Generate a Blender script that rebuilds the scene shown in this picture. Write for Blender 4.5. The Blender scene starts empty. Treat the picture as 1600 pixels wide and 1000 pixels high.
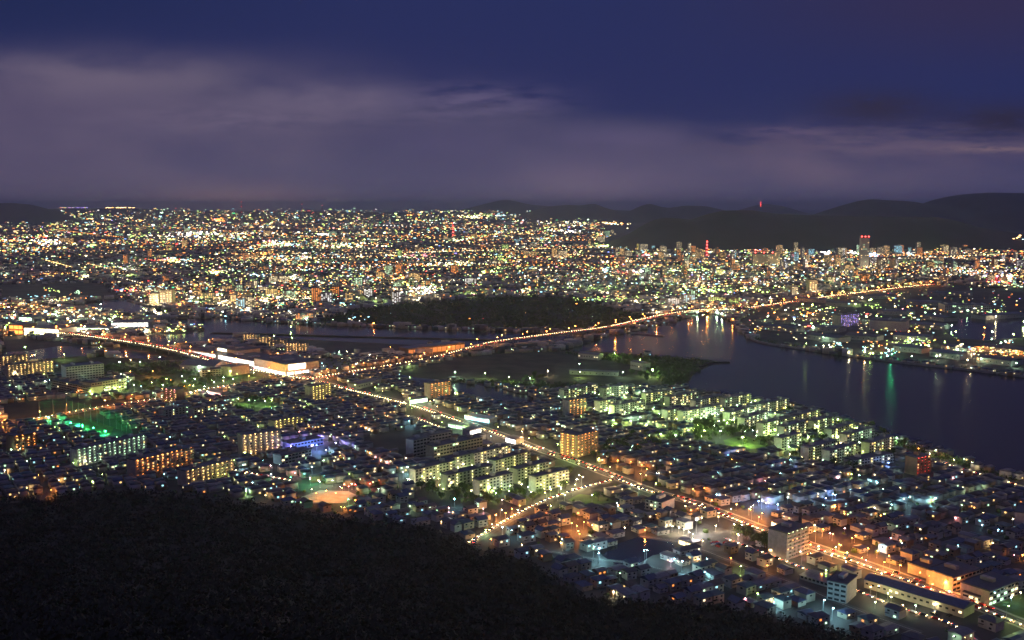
import bpy, math, random
import numpy as np
from mathutils import Vector
random.seed(7); rng = np.random.default_rng(7)
SC = bpy.context.scene
COL = SC.collection
R = math.radians
# ------------------------------------------------------------------ camera
F = 1600.0; CH = 260.0; PIT = math.atan(178/1600)
cam = bpy.data.cameras.new('camera'); cam.sensor_width = 36; cam.lens = 36.0*F/1600
cam.clip_start = 1; cam.clip_end = 120000
co = bpy.data.objects.new('camera', cam); COL.objects.link(co)
co.location = (0, 0, CH); co.rotation_euler = (math.pi/2-PIT, 0, 0)
SC.camera = co
cp, sp = math.cos(PIT), math.sin(PIT)
def G(px, py, z=0.0):
    "point of the ground (or of a level z) seen at a place of the photograph"
    u = (px-800)/F; v = (500-py)/F
    dz = -sp+v*cp
    t = (z-CH)/dz
    return (u*t, (cp+v*sp)*t)
def P(x, y, z=0.0):
    dz = z-CH
    d = y*cp-dz*sp
    return 800+F*x/d, 500-F*(y*sp+dz*cp)/d
def dist(py): return G(800, py)[1]
# ------------------------------------------------------------------ sky
SC.view_settings.view_transform = 'Standard'; SC.view_settings.look = 'None'
SC.view_settings.exposure = 0; SC.view_settings.gamma = 1
W = bpy.data.worlds.new('World'); SC.world = W; W.use_nodes = True
nt = W.node_tree; nt.nodes.clear()
def N(t, **k):
    n = nt.nodes.new(t)
    for a, b in k.items(): setattr(n, a, b)
    return n
def lk(a, b): nt.links.new(a, b)
def val(x):
    n = N('ShaderNodeValue'); n.outputs[0].default_value = x; return n.outputs[0]
def M(op, a, b=None, c=None, clamp=False):
    n = N('ShaderNodeMath', operation=op); n.use_clamp = clamp
    for i, s in enumerate((a, b, c)):
        if s is None: continue
        if isinstance(s, (int, float)): n.inputs[i].default_value = s
        else: lk(s, n.inputs[i])
    return n.outputs[0]
def s2l(c): return tuple(((x/255)/12.92 if x/255 <= .04045 else (((x/255)+.055)/1.055)**2.4) for x in c)
def mixc(f, a, b):
    n = N('ShaderNodeMix', data_type='RGBA')
    if isinstance(f, (int, float)): n.inputs[0].default_value = f
    else: lk(f, n.inputs[0])
    for i, s in ((6, a), (7, b)):
        if isinstance(s, tuple): n.inputs[i].default_value = (*s, 1)
        else: lk(s, n.inputs[i])
    return n.outputs[2]
tc = N('ShaderNodeTexCoord'); sx = N('ShaderNodeSeparateXYZ'); lk(tc.outputs['Generated'], sx.inputs[0])
X, Y, Z = sx.outputs
yy = M('MAXIMUM', Y, 0.15)
A = M('DIVIDE', X, yy)            # tangent of the bearing
E = M('DIVIDE', Z, yy)            # tangent of the elevation
def smooth(x, a, b):
    n = N('ShaderNodeMapRange', interpolation_type='SMOOTHSTEP'); lk(x, n.inputs[0])
    n.inputs[1].default_value = a; n.inputs[2].default_value = b
    return n.outputs[0]
def noise(sxy, scale, det=6, rough=.55, off=0.0):
    cb = N('ShaderNodeCombineXYZ'); lk(M('MULTIPLY', A, sxy[0]), cb.inputs[0]); lk(M('MULTIPLY', E, sxy[1]), cb.inputs[1]); cb.inputs[2].default_value = off
    n = N('ShaderNodeTexNoise'); lk(cb.outputs[0], n.inputs['Vector']); n.inputs['Scale'].default_value = scale
    n.inputs['Detail'].default_value = det; n.inputs['Roughness'].default_value = rough
    return n.outputs[0]
def el(y): return (322-y)/F
def az(x): return (x-800)/F
# clear dusk sky above the cloud bank
clear = mixc(smooth(A, az(0), az(700)), s2l((31, 40, 82)), s2l((38, 45, 91)))
clear = mixc(smooth(A, az(900), az(1550)), clear, s2l((50, 45, 80)))
clear = mixc(smooth(E, el(150), el(0)), s2l((38, 44, 91)), clear)
n1 = noise((1.9, 5), 4, 6, .5, 1.0); n2 = noise((3, 16), 7, 8, .62, 4.0); n3 = noise((6, 26), 9, 7, .6, 9.0)
n4 = noise((1.5, 3.2), 4, 5, .55, 12.0)
# top edge of the bank, falling towards the right
cr = N('ShaderNodeFloatCurve'); mr = N('ShaderNodeMapRange'); lk(A, mr.inputs[0]); mr.inputs[1].default_value = az(-200); mr.inputs[2].default_value = az(1800)
lk(mr.outputs[0], cr.inputs['Value'])
cu = cr.mapping.curves[0]
edge = [(-200, 85), (0, 88), (180, 100), (330, 108), (440, 136), (560, 140), (650, 158), (760, 148), (880, 175), (1050, 190), (1200, 212), (1400, 205), (1600, 215), (1800, 215)]
cu.points[0].location = (0, el(edge[0][1])*4); cu.points[1].location = (1, el(edge[-1][1])*4)
for x, y in edge[1:-1]: cu.points.new((x+200)/2000, el(y)*4)
cr.mapping.update()
top = M('DIVIDE', cr.outputs[0], 4)
dtop = M('ADD', M('SUBTRACT', top, E), M('MULTIPLY', M('SUBTRACT', n1, .5), .04))
bank = M('MULTIPLY', smooth(dtop, -.007, .024), smooth(A, az(1750), az(1000)))
bank = M('MAXIMUM', bank, smooth(E, el(215), el(285)))
bankc = mixc(smooth(E, el(330), el(150)), s2l((74, 71, 108)), s2l((66, 64, 98)))
bankc = mixc(M('MULTIPLY', smooth(A, az(420), az(40)), .8), bankc, s2l((86, 77, 106)))
sky = mixc(bank, clear, bankc)
# paler puffs near the top of the bank
def puff(cx, cy, rx, ry, amt, colr, base, nz, lo=.42, hi=.72):
    q = M('ADD', M('POWER', M('DIVIDE', M('SUBTRACT', A, az(cx)), rx/F), 2), M('POWER', M('DIVIDE', M('SUBTRACT', E, el(cy)), ry/F), 2))
    m = M('POWER', 2.718, M('MULTIPLY', q, -1))
    m = M('MULTIPLY', M('MULTIPLY', m, smooth(nz, lo, hi)), amt, clamp=True)
    return mixc(m, base, s2l(colr))
sky = puff(120, 125, 330, 36, .9, (108, 97, 119), sky, n1, .2, .6)
sky = puff(520, 158, 120, 24, .9, (116, 104, 128), sky, n1, .2, .6)
sky = puff(380, 190, 200, 26, .9, (104, 93, 120), sky, n2, .3, .65)
sky = puff(480, 228, 240, 22, .7, (64, 62, 98), sky, n2, .35, .7)
sky = puff(1180, 235, 200, 14, .7, (66, 60, 92), sky, n2, .35, .65)
sky = puff(740, 165, 120, 26, .8, (100, 90, 124), sky, n2, .3, .65)
sky = puff(900, 225, 260, 24, .7, (92, 82, 118), sky, n1, .3, .7)
sky = puff(250, 225, 330, 85, .85, (102, 91, 116), sky, n4, .3, .7)
sky = puff(930, 292, 170, 40, .85, (112, 97, 124), sky, n4, .1, .6)
sky = puff(1290, 262, 200, 42, .85, (108, 92, 116), sky, n1, .25, .65)
sky = puff(1420, 225, 260, 28, .85, (98, 84, 110), sky, n2, .3, .65)
sky = puff(1360, 172, 90, 26, 1.0, (44, 40, 68), sky, n3, .25, .5)
sky = puff(1560, 190, 90, 24, 1.0, (42, 38, 64), sky, n3, .25, .5)
sky = puff(1555, 234, 100, 6, 1.0, (118, 98, 112), sky, n3, .3, .6)
sky = puff(1230, 208, 70, 8, .6, (104, 88, 116), sky, n3, .3, .6)
sky = puff(370, 318, 130, 26, .85, (136, 108, 120), sky, n4, .0, .5)
# unseen sky above the frame: blue brightened to lift haze and roofs
up = smooth(Z, .24, .6)
sky = mixc(up, sky, (.115, .12, .26))
sky = mixc(smooth(Y, .3, -.3), sky, s2l((70, 66, 112)))
bg = N('ShaderNodeBackground'); lk(sky, bg.inputs[0]); bg.inputs[1].default_value = 1.0
wo = N('ShaderNodeOutputWorld'); lk(bg.outputs[0], wo.inputs[0])
# ------------------------------------------------------------------ render settings
cy = SC.cycles
cy.use_denoising = True
try: cy.denoiser = 'OPENIMAGEDENOISE'; cy.denoising_input_passes = 'RGB_ALBEDO_NORMAL'
except Exception: pass
cy.sample_clamp_indirect = 1.2; cy.max_bounces = 4; cy.diffuse_bounces = 1; cy.glossy_bounces = 2
cy.volume_bounces = 0; cy.caustics_reflective = False; cy.caustics_refractive = False
cy.use_adaptive_sampling = False
# ------------------------------------------------------------------ materials
MATS = {}
def pbr(name, col, rough=.8, metal=0, nz=None, bump=0, bscale=20, var=.25, coord='Object'):
    m = bpy.data.materials.new(name); m.use_nodes = True; t = m.node_tree; b = t.nodes['Principled BSDF']
    b.inputs['Roughness'].default_value = rough; b.inputs['Metallic'].default_value = metal
    b.inputs['Base Color'].default_value = (*col, 1)
    if nz:
        c = t.nodes.new('ShaderNodeTexCoord'); n = t.nodes.new('ShaderNodeTexNoise'); n.inputs['Scale'].default_value = nz; n.inputs['Detail'].default_value = 5
        t.links.new(c.outputs[coord], n.inputs['Vector'])
        r = t.nodes.new('ShaderNodeValToRGB'); t.links.new(n.outputs[0], r.inputs[0])
        r.color_ramp.elements[0].position = .35; r.color_ramp.elements[1].position = .65
        r.color_ramp.elements[0].color = (*[x*(1-var) for x in col], 1); r.color_ramp.elements[1].color = (*[min(1, x*(1+var)) for x in col], 1)
        t.links.new(r.outputs[0], b.inputs['Base Color'])
    if bump:
        c = t.nodes.new('ShaderNodeTexCoord'); n = t.nodes.new('ShaderNodeTexNoise'); n.inputs['Scale'].default_value = bscale; n.inputs['Detail'].default_value = 4
        t.links.new(c.outputs[coord], n.inputs['Vector'])
        bu = t.nodes.new('ShaderNodeBump'); bu.inputs['Strength'].default_value = bump; t.links.new(n.outputs[0], bu.inputs['Height']); t.links.new(bu.outputs[0], b.inputs['Normal'])
        bu.inputs['Distance'].default_value = 1
    MATS[name] = m; return m
def glow(name, col, s, sample=False):
    m = bpy.data.materials.new(name); m.use_nodes = True; b = m.node_tree.nodes['Principled BSDF']
    b.inputs['Base Color'].default_value = (.3, .3, .3, 1)
    b.inputs['Emission Color'].default_value = (*col, 1); b.inputs['Emission Strength'].default_value = s
    m.cycles.emission_sampling = 'AUTO' if sample else 'NONE'
    MATS[name] = m; return m
HUE = dict(orange=(1, .3, .05), warm=(1, .58, .2), cream=(1, .8, .45), white=(1, .95, .9), green=(.66, 1, .24), mint=(.62, 1, .6), cyan=(.4, .85, 1), blue=(.2, .36, 1), red=(1, .06, .05), pink=(1, .35, .4), yellow=(1, .78, .18), jade=(.05, 1, .35), violet=(.42, .3, 1))
for k, c in HUE.items():
    for lv, s in (('dim', 1.5), ('mid', 3.2), ('hot', 11), ('beam', 60)): glow(f'{k}_{lv}', c, s)
pbr('asphalt', (.09, .088, .085), .85, nz=.08, var=.3)
pbr('concrete', (.3, .29, .27), .85, nz=.15, var=.2)
pbr('paint_line', (.75, .75, .72), .7)
pbr('grass', (.05, .085, .025), .9, nz=.12, var=.4, bump=.4, bscale=1)
pbr('lawn', (.09, .14, .035), .9, nz=.08, var=.25)
pbr('soil', (.055, .048, .036), .95, nz=.03, var=.4)
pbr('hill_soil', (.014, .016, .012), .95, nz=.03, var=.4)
pbr('wood_floor', (.028, .032, .02), .95, nz=.02, var=.5, bump=.6, bscale=.4)
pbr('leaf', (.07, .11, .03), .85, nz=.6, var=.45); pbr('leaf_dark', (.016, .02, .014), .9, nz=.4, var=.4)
pbr('bark', (.06, .045, .032), .9)
pbr('metal_pole', (.3, .31, .32), .5, .6)
pbr('steel_red', (.4, .06, .04), .6); pbr('steel_white', (.7, .7, .7), .6)
pbr('glass', (.02, .024, .03), .12)
pbr('mountain', (.02, .024, .028), .95, nz=.004, var=.5)
WALL = dict(white=(.46, .46, .44), cream=(.4, .36, .28), grey=(.32, .32, .33), brown=(.26, .17, .11), beige=(.42, .36, .28), blue=(.2, .27, .42), pale=(.4, .4, .36))
for k, c in WALL.items(): pbr('wall_'+k, c, .8, nz=.3, var=.14)
ROOF = dict(slate=(.045, .05, .065), navy=(.035, .05, .11), brown=(.075, .05, .04), grey=(.12, .12, .13), teal=(.04, .08, .09))
for k, c in ROOF.items(): pbr('roof_'+k, c, .45, nz=.5, var=.2)
CARC = dict(white=(.7, .7, .7), silver=(.4, .41, .42), black=(.02, .02, .022), red=(.4, .03, .03), blue=(.04, .08, .25))
for k, c in CARC.items(): pbr('car_'+k, c, .25, .2)
# water
def water_mat():
    m = bpy.data.materials.new('water'); m.use_nodes = True; t = m.node_tree; b = t.nodes['Principled BSDF']
    b.inputs['Base Color'].default_value = (.012, .014, .03, 1); b.inputs['Roughness'].default_value = .17; b.inputs['IOR'].default_value = 1.33
    c = t.nodes.new('ShaderNodeTexCoord')
    h = None
    for sc, st, sy in ((.07, .35, 1), (.35, .2, .6)):
        mp = t.nodes.new('ShaderNodeMapping'); mp.inputs['Scale'].default_value = (sc, sc*sy, sc); t.links.new(c.outputs['Object'], mp.inputs[0])
        n = t.nodes.new('ShaderNodeTexNoise'); n.inputs['Scale'].default_value = 1; n.inputs['Detail'].default_value = 3; t.links.new(mp.outputs[0], n.inputs['Vector'])
        bu = t.nodes.new('ShaderNodeBump'); bu.inputs['Strength'].default_value = st; bu.inputs['Distance'].default_value = .35; t.links.new(n.outputs[0], bu.inputs['Height'])
        if h: t.links.new(h.outputs[0], bu.inputs['Normal'])
        h = bu
    t.links.new(h.outputs[0], b.inputs['Normal']); MATS['water'] = m
water_mat()
# ------------------------------------------------------------------ mesh helpers
BV = np.array([(-.5, -.5, 0), (.5, -.5, 0), (.5, .5, 0), (-.5, .5, 0), (-.5, -.5, 1), (.5, -.5, 1), (.5, .5, 1), (-.5, .5, 1)], float)
BF = [(0, 3, 2, 1), (4, 5, 6, 7), (0, 1, 5, 4), (1, 2, 6, 5), (2, 3, 7, 6), (3, 0, 4, 7)]
class MB:
    def __init__(s): s.v = []; s.f = []; s.m = []; s.mats = []
    def mi(s, m):
        if m not in s.mats: s.mats.append(m)
        return s.mats.index(m)
    def add(s, V, Fc, m):
        o = len(s.v); s.v.extend(map(tuple, V)); s.f.extend(tuple(i+o for i in f) for f in Fc)
        k = s.mi(m); s.m.extend([k]*len(Fc)); return s
    def box(s, x0, x1, y0, y1, z0, z1, m):
        V = [(x0, y0, z0), (x1, y0, z0), (x1, y1, z0), (x0, y1, z0), (x0, y0, z1), (x1, y0, z1), (x1, y1, z1), (x0, y1, z1)]
        return s.add(V, BF, m)
    def gable(s, x0, x1, y0, y1, z, h, m, hip=0):
        "roof with its ridge along x, standing on z; hip = how far the ridge ends stand in"
        ym = (y0+y1)/2; t = .25
        V = [(x0, y0, z), (x1, y0, z), (x1, y1, z), (x0, y1, z), (x0, y0, z+t), (x1, y0, z+t), (x1, y1, z+t), (x0, y1, z+t), (x0+hip, ym, z+t+h), (x1-hip, ym, z+t+h)]
        Fc = [(0, 3, 2, 1), (0, 1, 5, 4), (1, 2, 6, 5), (2, 3, 7, 6), (3, 0, 4, 7), (4, 5, 9, 8), (6, 7, 8, 9), (5, 6, 9), (7, 4, 8)]
        return s.add(V, Fc, m)
    def bar(s, a, b, r, m, n=6, r2=None):
        a = Vector(a); b = Vector(b); d = (b-a).normalized(); r2 = r if r2 is None else r2
        u = d.orthogonal().normalized(); w = d.cross(u)
        V = []
        for p, rr in ((a, r), (b, r2)):
            for i in range(n):
                t = 2*math.pi*i/n; V.append(p+u*(math.cos(t)*rr)+w*(math.sin(t)*rr))
        Fc = [(i, (i+1) % n, n+(i+1) % n, n+i) for i in range(n)]+[tuple(range(n))[::-1], tuple(range(n, 2*n))]
        return s.add(V, Fc, m)
    def mesh(s, name):
        me = bpy.data.meshes.new(name); me.from_pydata([tuple(v) for v in s.v], [], s.f)
        for m in s.mats: me.materials.append(MATS[m])
        me.polygons.foreach_set('material_index', s.m); me.update(); return me
def link(name, me, parent=None, loc=(0, 0, 0), rz=0):
    o = bpy.data.objects.new(name, me); COL.objects.link(o); o.location = loc
    if rz: o.rotation_euler = (0, 0, rz)
    if parent: o.parent = parent
    return o
def tag(o, label=None, cat=None, group=None, kind=None):
    for k, v in (('label', label), ('category', cat), ('group', group), ('kind', kind)):
        if v: o[k] = v
    return o
def empty(name, loc, rz=0): return link(name, None, None, loc, rz)
def scatter(name, V, Fc, Fm, mats, xf, matcol=None):
    """one mesh of many copies of a template. xf rows: x,y,z,sx,sy,sz,rot ; matcol: per-copy index added to Fm"""
    V = np.asarray(V, float); xf = np.asarray(xf, float); n = len(xf); nv = len(V)
    c = np.cos(xf[:, 6])[:, None]; s_ = np.sin(xf[:, 6])[:, None]
    lx = V[None, :, 0]*xf[:, 3:4]; ly = V[None, :, 1]*xf[:, 4:5]; lz = V[None, :, 2]*xf[:, 5:6]
    wx = lx*c-ly*s_+xf[:, 0:1]; wy = lx*s_+ly*c+xf[:, 1:2]; wz = lz+xf[:, 2:3]
    VV = np.stack([wx, wy, wz], -1).reshape(-1, 3)
    sizes = np.array([len(f) for f in Fc]); flat = np.concatenate([np.array(f) for f in Fc])
    loops = (flat[None, :]+(np.arange(n)*nv)[:, None]).reshape(-1)
    tot = np.tile(sizes, n); start = np.concatenate([[0], np.cumsum(tot)[:-1]])
    me = bpy.data.meshes.new(name)
    me.vertices.add(len(VV)); me.vertices.foreach_set('co', VV.reshape(-1))
    me.loops.add(len(loops)); me.loops.foreach_set('vertex_index', loops.astype(np.int32))
    me.polygons.add(len(tot)); me.polygons.foreach_set('loop_start', start.astype(np.int32)); me.polygons.foreach_set('loop_total', tot.astype(np.int32))
    mi = np.tile(np.asarray(Fm), n)
    if matcol is not None: mi = mi+np.repeat(np.asarray(matcol), len(Fc))
    me.polygons.foreach_set('material_index', mi.astype(np.int32))
    for m in mats: me.materials.append(MATS[m])
    me.update(calc_edges=True); me.validate()
    return me
def join(parts, name):
    "join meshes of scatter() into one object"
    V = []; 
    import bmesh
    bm = bmesh.new(); mats = []
    for me in parts:
        rem = []
        for m in me.materials:
            if m.name not in [x.name for x in mats]: mats.append(m)
            rem.append([x.name for x in mats].index(m.name))
        n0 = len(bm.faces); bm.from_mesh(me); bm.faces.ensure_lookup_table()
        for f in bm.faces[n0:]: f.material_index = rem[f.material_index]
    me = bpy.data.meshes.new(name); bm.to_mesh(me); bm.free()
    for m in mats: me.materials.append(m)
    return link(name, me)
def inside(poly, x, y):
    c = False; n = len(poly); j = n-1
    for i in range(n):
        xi, yi = poly[i]; xj, yj = poly[j]
        if (yi > y) != (yj > y) and x < (xj-xi)*(y-yi)/(yj-yi)+xi: c = not c
        j = i
    return c
def sheet(name, pts, z, mat, kind='structure', thick=None):
    "flat polygon seen at these places of the photo"
    w = [G(*p) for p in pts]
    me = bpy.data.meshes.new(name); me.from_pydata([(x, y, z) for x, y in w], [], [tuple(range(len(w)))])
    me.materials.append(MATS[mat]); me.update()
    if me.polygons[0].normal.z < 0: me.flip_normals()
    o = link(name, me); o['kind'] = kind; return o
ORD = 'zeroth first second third fourth fifth sixth seventh eighth ninth tenth eleventh twelfth thirteenth fourteenth fifteenth sixteenth seventeenth eighteenth nineteenth twentieth'.split()
def ordn(n):
    if n <= 20: return ORD[n]
    t, u = divmod(n, 10)
    tens = {2: 'twenty', 3: 'thirty', 4: 'forty', 5: 'fifty', 6: 'sixty', 7: 'seventy', 8: 'eighty', 9: 'ninety'}
    if n >= 100: return f'{n}th'
    return tens[t]+'-'+ORD[u] if u else tens[t][:-1]+'ieth'
LM = []; PEND = []
def landmark(px, py, phrase): LM.append((*G(px, py), phrase))
def pend(o, prefix, cat, group):
    o['category'] = cat; o['group'] = group; PEND.append((o, prefix))
def resolve():
    b = {}
    for o, pre in PEND:
        x, y = o.location[:2]
        k = min(range(len(LM)), key=lambda i: (LM[i][0]-x)**2+(LM[i][1]-y)**2)
        d = math.hypot(LM[k][0]-x, LM[k][1]-y)
        b.setdefault((pre, k), []).append((d, o.name, o))
    for (pre, k), l in b.items():
        l.sort(key=lambda t: t[:2])
        for i, (d, _, o) in enumerate(l):
            q = 'nearest to' if i == 0 else ordn(i+1)+' nearest to'
            t = f'{pre}, {q} {LM[k][2]}'
            if len(t.split()) > 15: t = t.replace(' nearest to ', ' from ').replace('street lamp with', 'lamp with')
            o['label'] = t
for a in [(900, 525, 'the middle of the lamp-lit bridge'), (1090, 492, 'the far end of the lamp-lit bridge'), (735, 548, 'the near end of the lamp-lit bridge'), (430, 570, 'the bright white shopping mall'), (140, 665, 'the green-lit golf range'), (140, 600, 'the pale office with square windows'),
          (45, 580, 'the orange-lit riverside flats'), (40, 700, 'the orange flats by the golf range'), (180, 715, 'the long pale-green flats'), (255, 735, 'the long orange-lit flats'), (405, 708, 'the yellow-lit nine-storey flats'), (485, 690, 'the blue and violet lit hall'), (502, 624, 'the golden-lit flats below the crossing'),
          (687, 620, 'the orange flats by the canal'), (905, 708, 'the bright orange square flats'), (715, 710, 'the school by the dark field'), (620, 690, 'the dark school field'), (860, 765, 'the slab beside the starry park lamp'), (700, 755, 'the white lamp by the slabs'), (520, 770, 'the orange-lit yard under the hill'),
          (925, 780, 'the pale park lawn'), (905, 830, 'the orange-glowing courtyard'), (1088, 830, 'the white starburst forecourt'), (1000, 855, 'the dark pond'), (1232, 868, 'the white-lit seven-storey flats'), (1320, 935, 'the grey block by the railway'), (1500, 915, 'the brown dormitory blocks'), (1370, 880, 'the orange-lit street corner'),
          (1440, 740, 'the red-lit flats near the shore'), (1165, 692, 'the green-lit park lawn'), (1300, 700, 'the shoreside housing slabs'), (1040, 640, 'the bayside green housing slabs'), (775, 668, 'the cyan-lit filling station'), (950, 740, 'the red-lit stretch of avenue'), (400, 632, 'the oval green garden'), (1550, 760, 'the shore road'), (1200, 770, 'the blue-lit row of houses'),
          (1300, 800, 'the lamp among the dark roofs'), (1560, 830, 'the pale block at the town edge'), (1010, 585, 'the white starburst lamp by the bay'), (880, 605, 'the lamp in the canal wood'), (330, 610, 'the orange junction under the road'), (960, 900, 'the teal-lit lane'), (780, 810, 'the orange-lit walled yard'),
          (600, 640, 'the start of the straight avenue'), (1393, 550, 'the green quay light'), (1330, 500, 'the violet-lit office'), (1385, 510, 'the white quayside warehouse'), (1510, 485, 'the long harbour shed'), (1560, 440, 'the red-lit harbour shops'), (1349, 415, 'the tall tower with red lights'), (1104, 400, 'the red lattice mast'), (1192, 410, 'the broad hotel block'),
          (1268, 450, 'the golden hotel slab'), (660, 462, 'the dazzling white sports ground'), (210, 512, 'the white-lit stadium hall'), (75, 520, 'the glaring riverside shops'), (262, 470, 'the twin riverside towers'), (477, 500, 'the striped flats by the river'), (620, 430, 'the central pair of towers'), (345, 350, 'the orange glow near the horizon'), (75, 382, 'the far pink and white shops'), (300, 370, 'the far white shopping strip'), (440, 385, 'the far green-white sports field'), (850, 400, 'the towers before the dark hill'), (960, 400, 'the foot of the dark hill'), (1150, 460, 'the green lamps above the bridge'), (1480, 400, 'the city blocks under the mountain')]:
    landmark(*a)
# ------------------------------------------------------------------ where things are (photo coordinates)
WATER = {
 'bay': [(870, 549), (900, 540), (940, 527), (985, 520), (1010, 512), (1060, 500), (1095, 491), (1125, 491), (1143, 502), (1160, 520), (1185, 535), (1250, 546), (1300, 553), (1400, 567), (1500, 578), (1600, 590), (1760, 606), (1800, 800), (1700, 785), (1600, 748), (1560, 737), (1500, 717), (1450, 700), (1400, 684), (1350, 667), (1280, 645), (1200, 629), (1130, 619), (1080, 613), (1073, 604), (1078, 592), (1090, 580), (1112, 571), (1143, 568), (1112, 563), (1060, 559), (1000, 554), (930, 549)],
 'river': [(340, 497), (420, 504), (520, 509), (650, 514), (760, 517), (820, 520), (900, 521), (960, 515), (985, 518), (940, 525), (890, 540), (830, 543), (770, 545), (700, 541), (640, 539), (560, 535), (480, 531), (400, 525), (350, 530), (300, 542), (268, 545), (225, 536), (200, 528), (235, 524), (290, 522), (320, 515), (250, 508), (240, 500)],
 'river_arm': [(-60, 553), (40, 549), (90, 541), (140, 541), (200, 547), (260, 556), (300, 562), (250, 563), (160, 556), (120, 557), (70, 561), (-60, 566)],
 'upper_river': [(100, 477), (170, 469), (205, 469), (235, 480), (290, 490), (250, 495), (200, 492), (160, 486), (110, 484)],
 'canal': [(620, 585), (665, 592), (720, 598), (790, 608), (842, 622), (838, 632), (800, 634), (740, 624), (690, 610), (640, 600)],
 'harbour_basin': [(1480, 500), (1520, 496), (1620, 494), (1760, 496), (1760, 530), (1620, 526), (1540, 532), (1490, 528), (1470, 512)],
 'pond': [(940, 868), (965, 850), (1000, 838), (1035, 840), (1052, 850), (1055, 862), (1020, 868), (1000, 880), (965, 884)],
 'far_channel': [(735, 452), (800, 449), (860, 452), (800, 457)],
}
DARK = [  # unbuilt, unlit land
 [(500, 500), (560, 485), (640, 475), (760, 465), (830, 463), (900, 468), (960, 482), (1010, 494), (1030, 500), (980, 512), (900, 519), (760, 516), (600, 511), (500, 507)],
 [(620, 582), (700, 563), (770, 552), (870, 549), (930, 549), (1060, 559), (1112, 563), (1143, 568), (1112, 571), (1078, 592), (1073, 604), (1060, 608), (940, 606), (870, 612), (800, 606), (720, 597), (640, 590)],
 [(0, 566), (120, 557), (260, 563), (300, 575), (330, 585), (300, 592), (210, 590), (160, 585), (100, 590), (85, 572), (0, 572)],
 [(20, 630), (110, 622), (250, 630), (150, 645), (60, 655), (0, 655), (0, 632)],
 [(90, 642), (150, 645), (200, 668), (235, 680), (170, 690), (110, 668)],
 [(560, 690), (610, 672), (660, 672), (675, 685), (648, 700), (640, 712), (580, 705)],
 [(350, 440), (350, 441), (351, 441)],
 [(1180, 475), (1300, 462), (1440, 447), (1600, 452), (1640, 500), (1640, 590), (1500, 576), (1300, 552), (1185, 535), (1150, 505)],
 [(0, 445), (150, 442), (190, 465), (60, 470), (0, 468)],
 [(0, 522), (60, 530), (230, 548), (330, 568), (300, 575), (90, 545), (0, 552)],
 [(230, 522), (320, 515), (400, 520), (400, 525), (300, 542), (200, 528)],
 [(900, 700), (960, 745), (930, 765), (890, 745), (850, 715)],
 [(660, 762), (740, 782), (720, 800), (640, 780)],
 [(395, 523), (480, 530), (640, 539), (735, 544), (700, 553), (640, 554), (560, 556), (500, 556), (482, 546), (445, 540), (425, 535), (400, 531)],
]
HILLFOOT = [(-500, 830), (-200, 800), (0, 784), (100, 776), (200, 768), (330, 778), (450, 797), (560, 812), (680, 828), (760, 858), (850, 888), (900, 930), (1000, 945), (1130, 950), (1200, 965), (1300, 985), (1400, 1012), (1600, 1060), (1900, 1120), (2300, 1180)]
def foot_y(px): return float(np.interp(px, [a for a, b in HILLFOOT], [b for a, b in HILLFOOT]))
ROADS = {  # name: (pts, width, lamp colour or None, spacing, traffic spacing or 0, bridge height)
 'avenue': ([(480, 592), (560, 612), (640, 632), (720, 658), (790, 682), (850, 705), (900, 722), (960, 745), (1020, 768), (1090, 788), (1200, 830), (1320, 871), (1460, 921), (1600, 976), (1720, 1025)], 11.5, 'warm', 32, 7, 0),
 'riverside_highway': ([(-40, 520), (20, 521), (60, 523), (130, 530), (230, 545), (310, 562), (400, 578), (470, 590), (490, 592)], 20, 'orange', 34, 8, 5),
 'bridge_road': ([(490, 592), (580, 577), (650, 565), (735, 548), (860, 530), (950, 518), (1040, 498), (1100, 490), (1180, 480), (1300, 463), (1380, 453), (1460, 444)], 18, 'orange', 32, 8, 0),
 'field_road': ([(-60, 662), (0, 660), (60, 655), (130, 642), (200, 631), (260, 622), (330, 608), (400, 598), (480, 592)], 14, 'orange', 42, 10, 0),
 'slope_road': ([(735, 850), (755, 838), (805, 808), (855, 783), (905, 766), (960, 751)], 8, 'warm', 60, 8, 0),
 'rail_street': ([(1130, 840), (1205, 868), (1300, 906), (1345, 925), (1390, 944), (1420, 954), (1490, 976), (1530, 1003)], 6, 'cream', 70, 9, 0),
 'shore_road': ([(1400, 700), (1490, 729), (1600, 761), (1700, 795)], 7, 'cream', 50, 9, 0),
 'side_street': ([(600, 637), (640, 628)], 7, None, 50, 9, 0),
 'hill_lane': ([(360, 733), (400, 741), (460, 752)], 6, 'pink', 50, 8, 0),
 'school_street': ([(630, 648), (660, 657), (700, 672)], 6, None, 50, 9, 0),
 'teal_lane': ([(815, 858), (860, 862), (930, 874), (985, 880), (1035, 890)], 6, 'cyan', 28, 0, 0),
 'railway_track': ([(1000, 838), (1070, 850), (1150, 880), (1240, 912), (1330, 950), (1440, 990)], 7, None, 0, 0, 0),
}
def poly_world(pts): return [Vector((*G(*p), 0)) for p in pts]
def smooth_line(w, step=8):
    "resample with gentle curves (Catmull-Rom)"
    out = []
    for i in range(len(w)-1):
        p0 = w[max(0, i-1)]; p1 = w[i]; p2 = w[i+1]; p3 = w[min(len(w)-1, i+2)]
        n = max(1, int((p2-p1).length/step))
        for k in range(n):
            t = k/n
            out.append(.5*((2*p1)+(p2-p0)*t+(2*p0-5*p1+4*p2-p3)*t*t+(3*p1-p0-3*p2+p3)*t**3))
    out.append(w[-1]); return out
LINES = {k: smooth_line(poly_world(v[0])) for k, v in ROADS.items()}
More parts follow.
